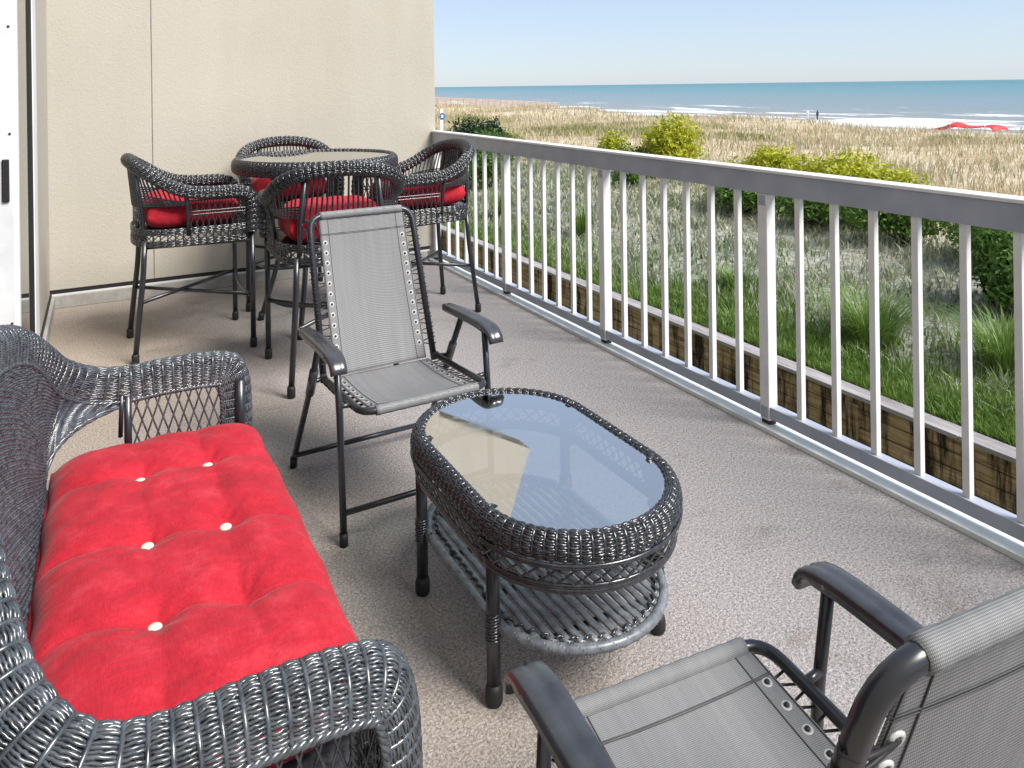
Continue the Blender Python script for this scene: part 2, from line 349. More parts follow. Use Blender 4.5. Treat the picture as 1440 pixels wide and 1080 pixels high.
g1 = mix(m, xmask(8.0, 10.2), lawn, slope); g2 = mix(m, xmask(13.5, 16.5), g1, dune); g3 = mix(m, xmask(47, 54), g2, beach)
lk(m, g3, bsdf(m).inputs['Base Color']); bump(m, fine, .6, .08)
# sea
m = M['sea'] = newmat('sea_water', (.05, .12, .15), .35, .12)
t = nd(m, 'ShaderNodeTexCoord'); sp = nd(m, 'ShaderNodeSeparateXYZ'); lk(m, t.outputs['Object'], sp.inputs[0])
r = nd(m, 'ShaderNodeMapRange'); r.inputs[1].default_value = 110; r.inputs[2].default_value = 1500; lk(m, sp.outputs[0], r.inputs[0])
wcol = ramp(m, r.outputs[0], [(0, (.27, .28, .28)), (.05, (.19, .25, .28)), (.25, (.10, .225, .26)), (1, (.05, .175, .21))])
fo = noise(m, coords(m, scale=(.10, .032, 1)), 1.0, 9, .62)
thr = nd(m, 'ShaderNodeMapRange'); thr.inputs[1].default_value = 90; thr.inputs[2].default_value = 200; thr.inputs[3].default_value = .085; thr.inputs[4].default_value = -.16; lk(m, sp.outputs[0], thr.inputs[0])
fa = nd(m, 'ShaderNodeMath', operation='ADD'); lk(m, fo, fa.inputs[0]); lk(m, thr.outputs[0], fa.inputs[1])
fo2 = noise(m, coords(m, scale=(.012, .010, 1)), 1.6, 10, .75)
fm = ramp(m, fa.outputs[0], [(.535, (0, 0, 0)), (.56, (1, 1, 1))]); fm2 = ramp(m, fo2, [(.70, (0, 0, 0)), (.72, (1, 1, 1))])
mx = nd(m, 'ShaderNodeMath', operation='MAXIMUM'); lk(m, fm, mx.inputs[0]); lk(m, fm2, mx.inputs[1])
lk(m, mix(m, mx.outputs[0], wcol, (.72, .74, .74)), bsdf(m).inputs['Base Color']); 
rr = nd(m, 'ShaderNodeMapRange'); rr.inputs[3].default_value = .3; rr.inputs[4].default_value = .9; lk(m, mx.outputs[0], rr.inputs[0]); lk(m, rr.outputs[0], bsdf(m).inputs['Roughness'])
bump(m, noise(m, coords(m, scale=(.5, .2, 1)), 1.0, 9, .65), .9, 1.2)

# ================================================================== the building and balcony
def box_obj(name, mat, parent, *d, bevel=0, **pr):
    b = MB(); b.box(*d); return b.build(name, mat, parent, smooth=False, bevel=bevel, **pr)
YN, YF, XL, XR = -3.2, 5.98, -.30, 2.42            # balcony: near end, end wall, door wall, kerb
b = MB(); b.box(XL, XR, YN, YF, -.05, 0)
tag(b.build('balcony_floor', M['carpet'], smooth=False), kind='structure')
b = MB(); b.prism([(XR, -.3), (2.60, -.3), (2.60, .004), (XR + .012, .018), (XR, .018)], 1, YN, 6.25)
tag(b.build('balcony_kerb', M['curb'], smooth=False), kind='structure')
box_obj('balcony_slab', M['conc'], None, XL, 2.419, YN, 6.2, -.3, -.052, kind='structure')
# end wall with flared bracket under the floor above
t = thing('end_wall', 'cream stucco end wall with a vertical joint behind the bar table', 'wall', (0, YF, 0))
b = MB(); J = .332
for x0, x1 in ((XL - .2, J - .003), (J + .003, 2.49)): b.box(x0, x1, .006, .2, .122, 2.648)
b.box(XL - .2, 2.485, .03, .195, -3.2, .122)
b.prism([(2.49, 2.22), (3.36, 2.70), (3.14, 3.3), (2.49, 3.3)], 1, .01, .2)
b.build('stucco', M['stucco'], t, smooth=False, bevel=.004)
box_obj('joint', M['conc'], t, J - .0031, J + .0031, .014, .05, .122, 2.64)
b = MB(); b.box(XL - .02, 2.40, -.006, .028, .0, .084); b.build('skirting', M['conc'], t, smooth=False, bevel=.004)
b = MB(); b.box(XL - .02, 2.42, .004, .028, .098, .119); b.build('seal_strip', M['dark'], t, smooth=False)
b = MB(); b.box(XL - .02, 2.42, -.003, .028, .085, .097); b.build('flashing', M['white'], t, smooth=False)
# door wall (parallel to the railing) with the sliding door
t = thing('door_wall', 'cream stucco wall strip beside the sliding door', 'wall', (XL, 0, 0))
b = MB(); b.box(-.2, 0, 4.52, YF, .1, 2.648); b.box(-.2, 0, YN, .7, .1, 2.648); b.box(-.2, 0, .7, 4.52, 2.25, 2.648)
b.build('stucco', M['stucco'], t, smooth=False)
b = MB(); b.box(-.2, .03, 4.52, YF - .007, .0, .086); b.box(-.2, .03, YN, .7, 0, .086); b.build('skirting', M['conc'], t, smooth=False, bevel=.004)
b = MB(); b.box(-.19, .012, 4.52, YF - .004, .087, .0985); b.build('seal_strip', M['dark'], t, smooth=False)
t = thing('sliding_door', 'white sliding glass door with black latch plate, left edge of the balcony', 'door', (XL, 2.9, 0))
b = MB(); b.box(-.10, .028, 1.40, 1.62, .0, 2.25); b.box(-.10, .03, -2.2, 1.62, 2.17, 2.249); b.box(-.12, .012, -2.2, 1.40, -.002, .05); b.box(-.1, .028, -2.2, -2.12, .05, 2.17)
b.build('frame', M['white'], t, smooth=False, bevel=.004)
b = MB(); b.box(-.02, .0235, 1.345, 1.399, .05, 2.17); b.build('gasket', M['dark'], t, smooth=False)
b = MB(); b.box(-.03, .074, 0, .04, .05, 2.17); st = b.build('stile', M['bal'], t, smooth=False, bevel=.005)
b = MB(); b.box(-.03, .060, -.006, .0, .055, 2.165); b.build('stile_trim', M['bal'], st, smooth=False)
b = MB(); b.box(.030, .050, -.014, -.006, 1.105, 1.24); b.build('latch_plate', M['dark'], t, smooth=False, bevel=.003)
for zz in (.72, 1.32, 1.66):
    b = MB(); b.ellipsoid((.052, -.007, zz), (.004, .003, .004), 8, 6); b.build('screw', M['dark'], st)
b = MB(); b.box(.006, .014, .041, 1.344, .05, 2.17); b.build('pane', M['pane'], t, smooth=False)
b = MB(); b.box(-.075, -.065, -2.12, 0, .05, 2.17); b.build('pane', M['pane'], t, smooth=False)
t = thing('apartment_building', 'apartment building the balcony belongs to', 'building', (XL, 0, -3.2))
b = MB(); b.box(-12, -.25, -22, 6, 0, 16.2); b.box(-12, -.2, 6.25, 24, 0, 16.2); b.box(-12, .2, -22, 24, 16.2, 16.6)
b.build('wall', M['stucco'], t, smooth=False)
# ------------------------------------------------------------------ railing
rl = thing('balcony_railing', 'white painted balcony railing with square balusters and wide top rail', 'railing', (2.48, 0, 0))
PX = .005
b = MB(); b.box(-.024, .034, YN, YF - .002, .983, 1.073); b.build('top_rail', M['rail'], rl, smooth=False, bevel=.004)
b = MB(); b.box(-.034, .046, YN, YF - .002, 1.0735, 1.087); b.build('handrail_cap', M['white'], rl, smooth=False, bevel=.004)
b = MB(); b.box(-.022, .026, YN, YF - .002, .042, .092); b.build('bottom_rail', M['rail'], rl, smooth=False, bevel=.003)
posts = [2.35 + 1.18 * k for k in range(-3, 4)]
p0 = None; b0 = None
for k, y in enumerate(posts):
    if k == len(posts) - 1: y = YF - .03
    if p0 is None:
        b = MB(); b.box(-.027, .0235, -.025, .025, .034, .982); p0 = po = b.build('post', M['bal'], rl, smooth=False, bevel=.003)
        b = MB(); b.box(-.0295, -.0272, -.018, .018, .935, .978); b.build('bracket', M['rail'], po, smooth=False); b = MB(); b.box(-.0295, -.0272, -.018, .018, .044, .09); b.build('bracket', M['rail'], po, smooth=False)
        for zz in (.946, .967, .055, .079):
            b = MB(); b.ellipsoid((-.0297, 0, zz), (.002, .004, .004), 8, 6); b.build('screw', M['rivet'], po)
        b = MB(); b.box(-.021, .019, -.021, .021, .0, .0339); b.build('foot', M['rust'], po, smooth=False)
    else: po = copy_tree(p0, rl)
    po.location = (0, y, 0)
    if k < len(posts) - 1:
        for j in range(1, 7):
            yy = y + j * 1.18 / 7
            if b0 is None:
                b = MB(); b.box(-.0125, .0125, -.0125, .0125, .0915, .9835); b0 = ba = b.build('baluster', M['bal'], rl, smooth=False, bevel=.002)
            else: ba = b0.copy(); COL.objects.link(ba); ba.parent = rl
            ba.location = (0.002, yy, 0)

# ================================================================== land and sea
GX = [-60, 2.5, 6.55, 6.56, 8, 11, 14, 20, 35, 41, 45, 52, 60, 75, 84, 92, 150]
GZ = [-3.2, -3.2, -3.2, -1.72, -1.62, -1.40, -1.36, -1.45, -1.68, -1.62, -1.42, -2.6, -3.7, -4.2, -4.8, -5.3, -7]
def ground_z(x, y):
    x = A(x, float); y = A(y, float); z = np.interp(x, GX, GZ)
    a = np.clip((x - 15) / 20, 0, 1) * np.clip((60 - x) / 12, 0, 1)
    z = z + a * (.22 * np.sin(y * .21 + 1.3 * np.sin(x * .1)) + .16 * np.sin(y * .083 + x * .13 + 2) + .10 * np.sin(y * .47 + x * .31))
    s = np.clip((x - 6.6) / 2, 0, 1) * np.clip((20 - x) / 4, 0, 1)
    return z + s * (.05 * np.sin(x * 2.1 + y * .7) * np.sin(y * 1.3 + 1) + .03 * np.sin(y * 3.1 + x))
xs = np.concatenate([[-60, 0, 2.5, 6.54, 6.559], np.arange(6.7, 20, .3), np.arange(20, 62, .8), np.arange(62, 151, 2)])
ys = np.concatenate([np.arange(-260, -10, 10), np.arange(-10, 40, .4), np.arange(40, 140, 1.2), np.arange(140, 900, 12)])
X_, Y_ = np.meshgrid(xs, ys, indexing='ij')
b = MB(); b.grid(np.stack([X_, Y_, ground_z(X_, Y_)], -1)); tag(b.build('ground', M['ground']), kind='structure')
b = MB(); b.add([(74, -30000, -5), (30000, -30000, -5), (30000, 30000, -5), (74, 30000, -5)], [(0, 1, 2, 3)])
tag(b.build('sea', M['sea'], smooth=False), kind='structure')
# timber retaining wall
t = thing('retaining_wall', 'stained timber retaining wall with a grey cap board', 'wall', (6.5, 0, -3.2))
b = MB()
for k in range(11):
    y = -8.0
    while y < 40:
        L = 2.4; dx = .012 * rng.standard_normal(); b.box(.0 + dx * .4, .12, y + .003, y + L - .003, k * .142, k * .142 + .134); y += L
b.build('timber_course', M['timber'], t, smooth=False, bevel=.006)
b = MB()
for k in range(16): b.box(-.04, .0, -7 + 3 * k, -6.86 + 3 * k, 0, 1.50)
b.build('batten', M['timber'], t, smooth=False, bevel=.004)
b = MB()
for k in range(16): b.box(-.055, .15, -8 + 3 * k + .004, -5 + 3 * k - .004, 1.563, 1.605)
b.build('cap_board', M['cap'], t, smooth=False, bevel=.005)

# ------------------------------------------------------------------ grass
def blades(x, y, h, w, lean=.35, z=None):
    n = len(x); z = ground_z(x, y) if z is None else z
    a = rng.uniform(0, 2 * PI, n); d = np.stack([np.cos(a), np.sin(a)], 1); l = rng.uniform(.1, 1, n)[:, None] * lean * h[:, None]
    az = rng.uniform(0, PI, n); s = np.stack([np.cos(az), np.sin(az)], 1) * w[:, None]
    P = np.zeros((n, 5, 3)); c = np.stack([x, y], 1)
    P[:, 0, :2] = c - s; P[:, 1, :2] = c + s; P[:, 2, :2] = c + d * l * .35 + s * .75; P[:, 3, :2] = c + d * l * .35 - s * .75; P[:, 4, :2] = c + d * l
    P[:, :2, 2] = (z - .02)[:, None]; P[:, 2:4, 2] = (z + h * .6)[:, None]; P[:, 4, 2] = z + h
    i = np.arange(n)[:, None] * 5
    return P.reshape(-1, 3), i + A([[0, 1, 2, 3]]), i + A([[3, 2, 4]])
def add_blades(mb, *a, **k):
    v, q, t_ = blades(*a, **k); n0 = mb.n; mb.v.append(v); mb.f.append(q + n0); mb.f.append(t_ + n0); mb.n += len(v)
def patch(x, y, s=1.0, o=0.): return .5 + .5 * np.sin(x * 1.3 * s + 1.7 * np.sin(y * .6 * s + o)) * np.sin(y * 1.1 * s + 1.3 * np.sin(x * .9 * s + o) + o)
# lawn strip by the wall, then thin cover up the slope
def scatter(n, dmin, dmax, amin, amax, pw=1.0):
    d = dmin + (dmax - dmin) * rng.uniform(0, 1, n) ** pw; a = np.radians(rng.uniform(amin, amax, n)); return d * np.sin(a), d * np.cos(a)
b = MB()
n = 90000; x = 6.69 + rng.exponential(.42, n); y = rng.uniform(1.5, 9, n) ** 1.0; far = rng.random(n) < .4; y = np.where(far, rng.uniform(8, 26, n), y)
k = (x < 12) & (rng.random(n) < .25 + .75 * patch(x, y, 1.1)); x = x[k]; y = y[k]; n = len(x)
add_blades(b, x, y, rng.uniform(.06, .2, n), rng.uniform(.004, .009, n) * (1 + y / 14), lean=.6)
n = 13000; x = rng.uniform(7, 13, n); y = rng.uniform(2, 30, n); k = rng.random(n) < patch(x, y, .8, 2) ** 2; x = x[k]; y = y[k]; n = len(x)
add_blades(b, x, y, rng.uniform(.05, .16, n), rng.uniform(.005, .011, n) * (1 + y / 14), lean=.9)
tag(b.build('slope_grass', M['grass']), kind='stuff')
b = MB()
n = 9000; x = rng.uniform(8, 14, n); y = rng.uniform(2, 30, n); k = rng.random(n) < (1 - patch(x, y, .8, 2)) * np.clip((x - 7.5) / 3, 0, 1); x = x[k]; y = y[k]; n = len(x)
add_blades(b, x, y, rng.uniform(.04, .14, n), rng.uniform(.005, .011, n) * (1 + y / 14), lean=1.6)
x, y = scatter(150000, 14, 125, 15, 72, 1.25); d = np.hypot(x, y)
k = (x > 13.6) & (x < 49) & (rng.random(len(x)) < .10 + .9 * patch(x, y, .35, 1) ** .7 * patch(x, y, 1.5, 4)); x = x[k]; y = y[k]; d = d[k]; n = len(x)
add_blades(b, x, y, rng.uniform(.15, .5, n) * (1 + d / 160), .0045 + d * .00033 * rng.uniform(.6, 1.4, n), lean=.8)
tag(b.build('dune_grass', M['drygrass']), kind='stuff')
b = MB()
for px, py, rx, ry, n in ((24.5, 38.5, 2.6, 3.4, 2600), (27, 33, 2, 3, 1500), (33, 47, 3, 3, 1500), (30, 30, 1.4, 2, 700), (40, 25, 1.5, 1.2, 600), (27, 62, 6, 6, 2200), (36, 40, 2, 3, 800)):
    r_ = np.sqrt(rng.random(n)); a = rng.uniform(0, 2 * PI, n); x = px + rx * r_ * np.cos(a); y = py + ry * r_ * np.sin(a)
    add_blades(b, x, y, rng.uniform(.15, .45, n), rng.uniform(.015, .035, n), lean=.8)
tag(b.build('dune_ground_cover', M['palegrass']), kind='stuff')
b = MB()
n = 62000; x = rng.uniform(7.2, 14.5, n); y = rng.uniform(2, 34, n); k = rng.random(n) < .15 + .85 * patch(x, y, 1.6, 3); x = x[k]; y = y[k]; n = len(x)
add_blades(b, x, y, rng.uniform(.05, .22, n), rng.uniform(.005, .012, n) * (1 + y / 14), lean=1.1)
x, y = scatter(26000, 15, 90, 15, 72, 1.2); d = np.hypot(x, y); k = (x > 14) & (x < 47) & (rng.random(len(x)) < patch(x, y, .5, 5) ** 2.5); x = x[k]; y = y[k]; d = d[k]; n = len(x)
add_blades(b, x, y, rng.uniform(.15, .45, n), .006 + d * .0005 * rng.uniform(.6, 1.4, n), lean=.9)
n = 7000; x = 6.75 + rng.exponential(.8, n); y = rng.uniform(1.5, 20, n)
add_blades(b, x, y, rng.uniform(.05, .2, n), rng.uniform(.003, .007, n) * (1 + y / 14), lean=1.6)
tag(b.build('slope_scrub', M['greygrass']), kind='stuff')
def tuft(name, label, x, y, h, n, r, mat, group, w=.006):
    z = float(ground_z(x, y)); o = MB(); a = rng.uniform(0, 2 * PI, n); l = np.sqrt(rng.random(n)) * r * .35
    bx = l * np.cos(a); by = l * np.sin(a); hh = h * rng.uniform(.55, 1.05, n); sp = rng.uniform(.15, 1, n) * r
    s = np.stack([-np.sin(a), np.cos(a)], 1) * w
    P = np.zeros((n, 8, 3))
    for i, (t_, ww) in enumerate(((0, 1), (.4, 1), (.75, .7), (1, .1))):
        cxy = np.stack([bx + np.cos(a) * sp * t_ ** 1.7, by + np.sin(a) * sp * t_ ** 1.7], 1)
        P[:, 2 * i, :2] = cxy - s * ww; P[:, 2 * i + 1, :2] = cxy + s * ww; zz = hh * (t_ - .32 * t_ ** 3); P[:, 2 * i, 2] = zz; P[:, 2 * i + 1, 2] = zz
    i = np.arange(n)[:, None, None] * 8 + A([[0, 1, 3, 2], [2, 3, 5, 4], [4, 5, 7, 6]])[None]
    o.add(P.reshape(-1, 3), i.reshape(-1, 4))
    ob = o.build(name, mat); ob.location = (x, y, z - .02); return tag(ob, label, 'grass clump', group)
TG = 'grass clumps on the slope'
tuft('grass_clump', 'large arching grass clump in the middle of the shaded slope', 7.9, 5.92, .85, 420, .75, M['grass'], TG)
tuft('grass_clump', 'arching grass clump beside the leafy bush at the right edge', 8.35, 4.65, .8, 380, .7, M['grass'], TG)
tuft('grass_clump', 'small grass clump halfway along the slope, left of the large one', 8.2, 8.4, .5, 200, .4, M['grass'], TG)
tuft('grass_clump', 'tall upright grass clump at the far left of the slope', 8.1, 15.6, 1.0, 300, .45, M['grass'], TG)
tuft('grass_clump', 'bright upright grass clump behind the far balusters', 8.6, 13.0, 1.0, 260, .4, M['grass'], TG)
tuft('grass_clump', 'low grass clump close to the timber wall cap', 7.2, 7.4, .35, 160, .35, M['grass'], TG)
# ------------------------------------------------------------------ bushes
def bush(name, label, x, y, rx, ry, h, n, size, mat, group, lumps=9, seed=0, bare=.0):
    g = np.random.default_rng(seed); z = float(ground_z(x, y)); root = thing(name, label, 'bush', (x, y, z - .03), 0, group)
    C = []; 
    for i in range(lumps):
        a = g.uniform(0, 2 * PI); q = math.sqrt(g.random()) * .62; s = g.uniform(.38, .62)
        C.append((q * math.cos(a), q * math.sin(a), g.uniform(bare + .25, 1 - s * .62) if q < .4 else g.uniform(bare + .2, .62), s))
    C.append((0, 0, .52, .55)); C = A(C)
    i = g.choice(len(C), n, p=C[:, 3] ** 2 / (C[:, 3] ** 2).sum()); d = unit(g.standard_normal((n, 3))); rr = (g.random(n) ** .35)[:, None]
    P = C[i, :3] + d * rr * C[i, 3:4] * A([1, 1, .72]) * (1 + .12 * g.standard_normal((n, 1)))
    k = P[:, 2] > bare * .9 + .02; P = P[k]; d = d[k]; n = len(P)
    Q = P * A([rx, ry, h]); nrm = unit(d + .9 * g.standard_normal((n, 3)) + A([0, 0, .35])); t1 = unit(np.cross(nrm, g.standard_normal((n, 3)))); t2 = np.cross(nrm, t1)
    s = (size * g.uniform(.45, 1.0, n) ** 1.0 * np.where(g.random(n) < .15, 1.7, 1.15))[:, None]
    V = np.stack([Q - t1 * s, Q + t2 * s * .42 + nrm * s * .12, Q + t1 * s, Q - t2 * s * .42 + nrm * s * .12], 1)
    o = MB(); o.add(V.reshape(-1, 3), np.arange(n * 4).reshape(-1, 4)); o.build('foliage', mat, root, smooth=False)
    o = MB()
    for q in range(12):
        a = g.uniform(0, 2 * PI); e = C[g.integers(len(C))] ; tgt = A([e[0] * rx, e[1] * ry, e[2] * h]) + .2 * rx * g.standard_normal(3) * A([1, 1, .3])
        st = A([math.cos(a) * .12 * rx, math.sin(a) * .12 * ry, 0]); o.tube([st, st * .5 + tgt * .5 + A([0, 0, -.08]), tgt], [.022 * h, .014 * h, .006 * h], n=5)
    o.build('stem', M['stem'], root); return root
DB, HB = 'bushes on the dune', 'bushes along the top of the slope'
bush('bush', 'large rounded yellow-green bush standing alone on the dune', 15.1, 18.0, 1.05, 1.05, 2.0, 6500, .075, M['leafy'], DB, 12, 1)
bush('bush', 'small yellow-green bush left of the large rounded one', 15.3, 20.9, .72, .75, 1.45, 2600, .07, M['leafy'], DB, 7, 2)
bush('bush', 'low dark green bush in front of the large rounded one', 13.9, 18.3, .6, .75, 1.05, 2200, .06, M['leafd'], DB, 7, 3)
bush('bush', 'dark green bush above the railing beside the end wall', 14.4, 30.0, 1.25, 1.25, 1.62, 4200, .085, M['leafd'], DB, 9, 4)
bush('bush', 'yellowish bush right of the dark green one near the end wall', 16.0, 30.6, 1.1, 1.0, 1.15, 2200, .085, M['palegrass'], DB, 7, 5)
bush('bush', 'yellow-green bush at the left end of the sunlit hedge', 13.55, 12.9, .95, .95, 1.45, 5200, .07, M['leafy'], HB, 10, 6, .1)
bush('bush', 'broad yellow-green bush in the middle of the sunlit hedge', 13.7, 11.0, 1.1, 1.15, 1.48, 6000, .07, M['leafy'], HB, 12, 7, .1)
bush('bush', 'yellow-green bush at the right end of the sunlit hedge', 13.6, 9.7, .95, .85, 1.36, 5200, .07, M['leafy'], HB, 10, 8, .1)
for i, (x, y, h, lab) in enumerate(((12.4, 12.3, .95, 'low green bush behind the third post, foot of the hedge'), (12.3, 10.3, 1.0, 'green shaded bush in front of the middle of the hedge'), (12.2, 8.5, 1.05, 'green shaded bush in front of the right end of the hedge'),
        (12.0, 6.9, 1.05, 'green shaded bush seen between the last balusters on the right'))):
    bush('bush', lab, x, y, .95, 1.0, h, 4200, .055, M['leafg'], HB, 9, 20 + i, .22)
bush('bush', 'tall leafy bush by the slope at the right edge', 10.2, 5.75, .85, .8, 1.25, 5200, .05, M['leafg'], HB, 10, 31)
bush('bush', 'green bush at the top of the slope, far left', 11.6, 23.5, 1.2, 1.3, 1.55, 4200, .075, M['leafg'], HB, 9, 32)
bush('bush', 'small green bush left of the second post on the slope top', 12.9, 17.0, .6, .7, .8, 1800, .06, M['leafg'], HB, 6, 33)
bush('bush', 'low green bush on the slope beyond the tall upright grass', 9.6, 19.5, .8, .8, 1.2, 2600, .06, M['leafg'], HB, 7, 34)
# ------------------------------------------------------------------ boardwalk, signpost, canopy, people
t = thing('boardwalk', 'silvery wooden boardwalk with railings crossing the far dune', 'boardwalk', (36, 101, 0))
def bw(x): return -.80 - .060 * x
b = MB(); b.prism([(-6, bw(-6)), (26, bw(26)), (26, bw(26) - .28), (-6, bw(-6) - .28)], 1, -1, 1); b.build('deck', M['oldwood'], t, smooth=False)
for s in (-1, 1):
    b = MB()
    for dz in (1.08, .88, .68, .48, .28, .08): b.prism([(-6, bw(-6) + dz), (26, bw(26) + dz), (26, bw(26) + dz + .13), (-6, bw(-6) + dz + .13)], 1, s - .03, s + .03)
    b.build('side_rail', M['oldwood'], t, smooth=False)
ps = None
for x in np.arange(-6, 26.1, 2.0):
    for s in (-1.06, 1.06):
        b = MB(); zg = float(ground_z(36 + x, 101 + s)); b.box(-.06, .06, -.03, .03, min(zg, bw(x)) - .1, bw(x) + 1.2); o = b.build('post', M['oldwood'], t, smooth=False); o.location = (x, s, 0)
t = thing('signpost', 'white signpost with a round blue emblem near the end wall', 'sign', (17.86, 42.0, float(ground_z(17.86, 42))))
b = MB(); b.box(-.09, .09, -.05, .05, 0, 1.55); b.build('post', M['white'], t, smooth=False, bevel=.01)
b = MB(); th = np.linspace(0, 2 * PI, 24, endpoint=False); b.prism([(.02 + .17 * math.cos(a), 1.12 + .2 * math.sin(a)) for a in th], 1, -.075, -.052); b.build('emblem', M['blue'], t, smooth=False)
b = MB(); b.prism([(.02 + .07 * math.cos(a), 1.12 + .09 * math.sin(a)) for a in th], 1, -.08, -.076); b.build('emblem_centre', M['white'], t, smooth=False)
t = thing('beach_canopy', 'red sagging fabric canopy on the beach behind the dune', 'canopy', (70, 41.7, float(ground_z(70, 41.7)) - .05))
zc = lambda v: 1.02 + .0 * v
u = np.linspace(0, 1, 31); pts = [(3.7, .30), (2.8, .58), (2.0, .80), (1.45, 1.06), (1.1, .92), (.4, .82), (-.4, .80), (-1.2, .86), (-1.75, .96), (-2.3, .90), (-2.6, .55)]
pr = smooth_path([(0, y_, z_ - .05) for y_, z_ in pts], 60)
P = np.stack([pr + A([dx, 0, dz]) for dx, dz in ((-1.2, -.12), (-.6, 0), (0, .05), (.6, 0), (1.2, -.12))], 1) + A([0, 0, 0.58])
b = MB(); b.grid(P); fb = b.build('fabric', M['tent'], t); so_ = fb.modifiers.new('thickness', 'SOLIDIFY'); so_.thickness = .03
for y_, z_ in ((1.35, 1.6), (-1.8, 1.5)):
    for x_ in (-1.15, 1.15):
        b = MB(); b.tube([(x_, y_, 0), (x_, y_, z_ + .05)], .03); b.build('pole', M['white'], t)
def person(label, x, y, mat):
    z = float(max(ground_z(x, y), -5.02)); o = MB()
    bd = smooth_path([(0, 0, .86), (0, 0, .98), (0, .0, 1.15), (0, 0, 1.32), (0, 0, 1.42), (0, 0, 1.47), (0, 0, 1.5), (0, .01, 1.58), (0, .01, 1.66), (0, .01, 1.72)], 24)
    o.tube(bd, np.interp(np.linspace(0, 1, 24), [0, .15, .4, .58, .66, .72, .8, .9, 1], [.16, .15, .15, .19, .12, .06, .085, .1, .03]), n=10)
    for s in (-1, 1):
        o.tube(smooth_path([(s * .09, 0, .9), (s * .11, .03, .5), (s * .12, -.02 + s * .05, .05), (s * .12, .12 + s * .05, .02)], 14), np.linspace(.095, .04, 14), n=8)
        o.tube(smooth_path([(s * .18, 0, 1.38), (s * .25, .0, 1.1), (s * .24, .1, .85), (s * .23, .13, .76)], 12), np.linspace(.055, .03, 12), n=7)
    ob = o.build('person', mat); ob.location = (x, y, z); return tag(ob, label, 'person')
person('person in dark clothing standing at the edge of the surf', 107.2, 90.0, M['cloth'])
person('person in pale clothing standing at the surf beside one in dark clothing', 106.7, 91.6, M['palecloth'])

# ================================================================== furniture
def cushion_mesh(lx, ly, th, nu=90, nv=120, buttons=(), rows=(), cols=(), sag=0, seed=0, corner=.10, pw=5):
    """a stuffed cushion, base at z = 0: dimples at the buttons and creases along rows (fixed y) and cols (fixed x)"""
    g = np.random.default_rng(seed)
    u = np.sin(np.linspace(-PI / 2, PI / 2, nu)); v = np.sin(np.linspace(-PI / 2, PI / 2, nv)); U, V = np.meshgrid(u, v, indexing='ij')
    X = lx / 2 * U * np.sqrt(1 - corner * V ** 2); Y = ly / 2 * V * np.sqrt(1 - corner * U ** 2)
    e = np.clip((1 - np.abs(U) ** pw), 0, 1) ** .5 * np.clip((1 - np.abs(V) ** (pw + 2)), 0, 1) ** .5
    top = e.copy(); d = np.zeros_like(X)
    wob = .006 * np.sin(X * 31 + 2 * np.sin(Y * 9)) + .004 * np.sin(Y * 47 + X * 11)
    for y0, dep in rows: d += dep * (np.exp(-np.abs((Y - y0 + wob + .02 * np.sin(X * 7)) / .018) ** 1.1) + .5 * np.exp(-((Y - y0) / .07) ** 2))
    for x0, dep in cols: d += dep * (np.exp(-np.abs((X - x0 + wob) / .022) ** 1.1) * np.clip(.35 + np.abs(np.sin(Y * 9 + x0 * 40)), 0, 1) + .5 * np.exp(-((X - x0) / .06) ** 2))
    for x0, y0 in buttons:
        r_ = np.hypot(X - x0, Y - y0); a_ = np.arctan2(Y - y0, X - x0); d += .0035 * np.sin(7 * a_ + 9 * x0) * np.exp(-r_ / .045) * np.clip(r_ / .02, 0, 1)
        d += .017 * np.exp(-(((X - x0) ** 2 + (Y - y0) ** 2) / .038 ** 2))
    wr = .0022 * np.sin(60 * X + 14 * Y + 3 * np.sin(13 * Y)) * np.sin(9 * Y + 5 * X) + .002 * np.sin(85 * Y + 5 * np.sin(11 * X)) * np.clip(np.abs(U) - .45, 0, 1)
    Zt = th * .42 + th * .58 * top - d * np.clip(e * 1.3, 0, 1) + wr * e; Zb = th * .42 - th * .42 * e
    k = 1 + 0.0 * e; side = 1 + .012 * np.sin(Y * 26 + 1) * np.clip((np.abs(U) - .6) / .4, 0, 1)
    m = MB(); m.grid(np.stack([X * side, Y, Zt], -1)); m.grid(np.stack([X * side, Y, Zb], -1)[::-1])
    return m, lambda x0, y0: float(Zt[np.abs(u * lx / 2 - x0).argmin(), np.abs(v * ly / 2 - y0).argmin()])

# ------------------------------------------------------------------ loveseat (world: back along -X, arms at both ends)
LY = 1.812
ls = thing('wicker_loveseat', 'black woven wicker loveseat with rolled arms at the left edge', 'loveseat', (.12, LY, 0))
# crest: x, y offset from centre, z, outward x, outward y   (local to the loveseat)
half = [(.283, .688, .30, 0, 1), (.285, .688, .44, 0, 1), (.277, .688, .555, 0, 1), (.245, .688, .614, 0, 1), (.17, .688, .632, 0, 1), (.05, .688, .634, 0, 1), (-.06, .688, .630, -.08, 1),
        (-.135, .680, .648, -.3, .95), (-.190, .635, .700, -.7, .7), (-.228, .555, .775, -.9, .4), (-.258, .46, .84, -1, .2), (-.285, .34, .893, -1, .1), (-.312, .17, .93, -1, 0)]
crest = [(x, y, z, ox, oy) for x, y, z, ox, oy in half] + [(-.322, 0, .94, -1, 0)] + [(x, -y, z, ox, -oy) for x, y, z, ox, oy in half[::-1]]
Pc = smooth_path(crest, 300); CP = Pc[:, :3]; CO = np.concatenate([Pc[:, 3:5], np.zeros((300, 1))], 1)
prof = [(0, -.080), (-.002, -.045), (.002, -.014), (.016, .004), (.040, .007), (.066, -.006), (.082, -.030), (.086, -.058)]
rim = Sweep(CP, CO, prof)
L = length(CP)
